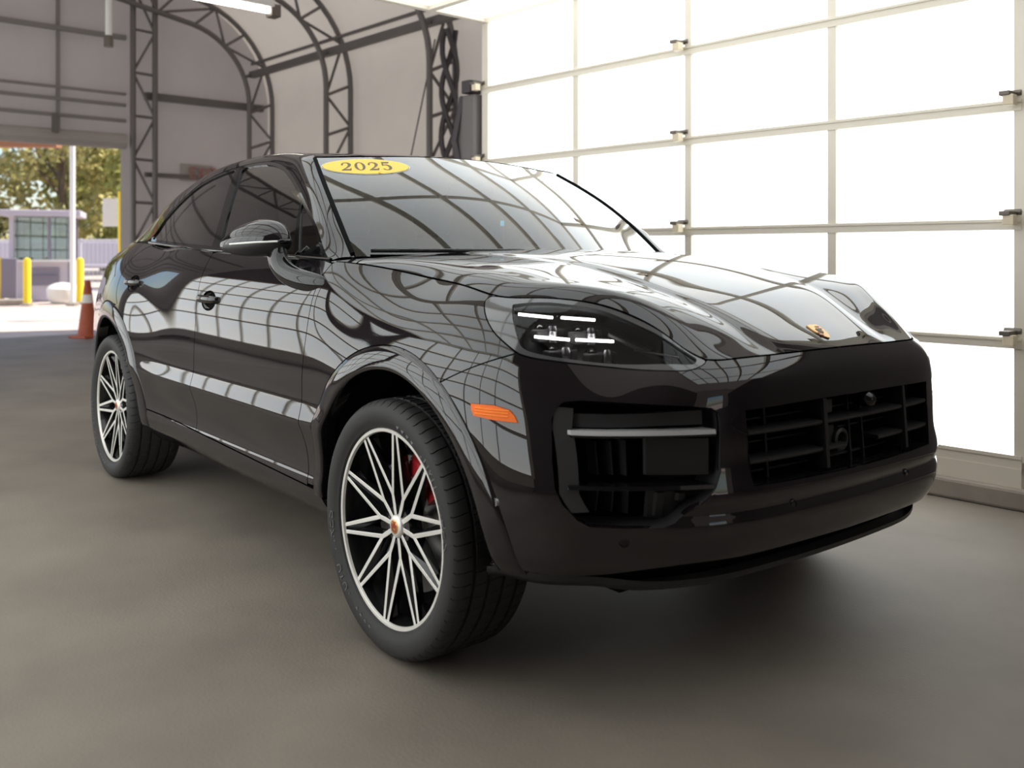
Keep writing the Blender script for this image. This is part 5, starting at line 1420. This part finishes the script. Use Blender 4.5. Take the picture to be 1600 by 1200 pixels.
# tall pole, sign, overhead brown beam
tag(MB().tube([O(22, -10.22, 0), O(22, -10.22, 3.78)], .06, 10).build('light_pole', ['white_paint'], smooth=60), 'tall slim white pole beside the guard booth', 'pole')
MB().lathe([(.15, 0), (.15, .05), (.06, .08)], 12, c=O(22, -10.22)).build('pole_base', ['concrete'], bpy.data.objects['light_pole'])
sg_ = MB().tube([O(17.6, -7.28, 0), O(17.6, -7.28, 2.36)], .05, 8); sp = sg_.build('sign_post', ['yellow_paint'], smooth=60); tag(sp, 'white sign board on a yellow post by the right jamb', 'sign')
obm = MB(); obox(obm, 17.68, -7.40, 1.97, .50, .02, .52, rz=YAW-PI/2); obm.build('sign_board', ['white_paint'], sp, bevel=.004)
cnp = empty('canopy', O(21.2, -12.5)); tag(cnp, 'rust-brown canopy beam carried by slim posts outside the opening', 'canopy')
cm = MB(); cm.bar(O(21.2, -17, 3.72), O(21.2, -10.15, 3.66), .25, .17); child(cm, 'beam', ['brown_steel'], cnp)
for r in (-16.5, -14.2): child(MB().tube([O(21.2, r, 0), O(21.2, r, 3.65)], .06, 8), 'post', ['brown_steel'], cnp)
# traffic cone
cc = O(13.55, -6.08)
cn = MB().lathe([(.0, .82), (.03, .82), (.042, .80), (.135, .03), (.135, .0)], 24, c=cc); co = cn.build('traffic_cone', ['orange'], smooth=40); tag(co, 'shade-darkened orange traffic cone standing in the opening beside the car tail', 'cone')
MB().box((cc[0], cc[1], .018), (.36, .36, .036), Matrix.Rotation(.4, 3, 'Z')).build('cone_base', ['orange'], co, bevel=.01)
MB().lathe([(.0655, .62), (.081, .50)], 24, c=cc).build('collar', ['white_paint'], co, smooth=60)
# chain-link style fence with posts and rails
fr_ = empty('mesh_fence', O(28, -10)); tag(fr_, 'pale metal fence with rails running behind the booth', 'fence')
fpts = [(-24, 30), (-20, 29.5), (-16, 29), (-13, 28.5), (-10, 27.8), (-7, 27)]
for r, d in fpts: child(MB().tube([O(d, r, 0), O(d, r, 1.65)], .04, 8), 'post', ['fence'], fr_)
for z in (.1, .85, 1.6): child(MB().tube([O(d, r, z) for r, d in fpts], .028, 6), 'rail', ['fence'], fr_)
wm = MB()
for (r0, d0), (r1, d1) in zip(fpts[:-1], fpts[1:]):
    for k in np.linspace(0, 1, 22)[:-1]:
        a = (r0+(r1-r0)*k, d0+(d1-d0)*k); wm.bar(O(a[1], a[0], .1), O(a[1], a[0], 1.6), .012)
q = child(wm, 'wire_mesh', ['fence'], fr_); q['kind'] = 'stuff'
# low wall / parked light-coloured trailer behind the fence
tr = empty('parked_trailer', O(33, -11.5)); tag(tr, 'long pale trailer parked behind the fence', 'trailer')
obm = MB(); obox(obm, 33, -13.5, 1.15, 12, 2.2, .9, rz=YAW-PI/2); child(obm, 'body', ['booth'], tr, bevel=.05)
for r in (-18.5, -17.6, -10.2, -9.3):
    q_ = O(31.9, r, .42); w_ = MB().lathe([(0, -.12), (.25, -.12), (.42, -.10), (.42, .10), (0, .12)], 20, 'y'); wo = w_.build('wheel', ['rubber'], None, smooth=40)
    wo.parent = tr; wo.location = Vector(q_)-Vector(tr.location); wo.rotation_euler = (0, 0, YAW-PI/2)

# trees: trunk, limbs and a crown of leaf blades in clumps
def tree(d, r, h, w, mat, label, seed, name='broadleaf_tree'):
    rn = np.random.default_rng(seed); base = np.array(O(d, r)); o = empty(name, tuple(base)); tag(o, label, 'tree', 'trees beyond the fence')
    tm = MB().tube([(0, 0, 0), (.1, .05, h*.25), (0, -.1, h*.55), (.1, 0, h*.85)], [.28, .22, .15, .05], 8)
    for k in range(6):
        a = rn.uniform(0, 2*PI); z = h*rn.uniform(.3, .65); tm.tube([(0, 0, z), (math.cos(a)*w*.3, math.sin(a)*w*.3, z+h*.12), (math.cos(a)*w*.45, math.sin(a)*w*.45, z+h*.22)], [.1, .06, .02], 6)
    t = tm.build('trunk', ['bark'], o, smooth=60)
    n_cl = 75; V = []; F = []
    cl = []
    for k in range(n_cl):
        u = rn.normal(size=3); u /= np.linalg.norm(u); rad = rn.uniform(.45, 1)**.5
        cl.append((np.array([u[0]*w*.55*rad, u[1]*w*.55*rad, h*.52+u[2]*h*.48*rad]), rn.uniform(.10, .18)*w))
    L = 60; pts = []
    for c, rr in cl:
        u = rn.normal(size=(L, 3)); u /= np.linalg.norm(u, axis=1)[:, None]; p = c+u*rr*rn.uniform(.6, 1, (L, 1))
        pts.append(p)
    Pq = np.vstack(pts); n = len(Pq); e = rn.normal(size=(n, 3)); e /= np.linalg.norm(e, axis=1)[:, None]; f = np.cross(e, rn.normal(size=(n, 3))); f /= np.linalg.norm(f, axis=1)[:, None]
    s_ = rn.uniform(.14, .30, (n, 1))*(w/5)
    V = np.concatenate([Pq-e*s_, Pq+f*s_*.5, Pq+e*s_, Pq-f*s_*.5]); F = [(i, n+i, 2*n+i, 3*n+i) for i in range(n)]
    lv = mesh_obj('foliage', V, F, mat, o); lv['kind'] = 'stuff'
specs = [(44, -27.2, 9.8, 4.3, 'leaf', 'dense green tree at the far left of the opening'), (45, -21.4, 10.8, 4.3, 'leaf2', 'olive tree above the guard booth roof'), (43, -15.8, 9.9, 4.3, 'leaf', 'rounded green tree behind the white pole'),
         (56, -32, 14, 6.2, 'leaf2', 'broad olive tree in the back row beyond the booth'), (57, -23.8, 15.5, 6.2, 'leaf', 'tall tree in the back row above the booth'), (57, -15.6, 14.5, 6.2, 'leaf2', 'tall olive tree in the back row right of the pole'), 
         (66, -28.5, 18, 7, 'leaf', 'very tall green tree at the back over the booth'), (66, -19.3, 18, 7, 'leaf2', 'very tall olive tree at the back near the pole')]
for i, sp_ in enumerate(specs): tree(*sp_, seed=i+3)
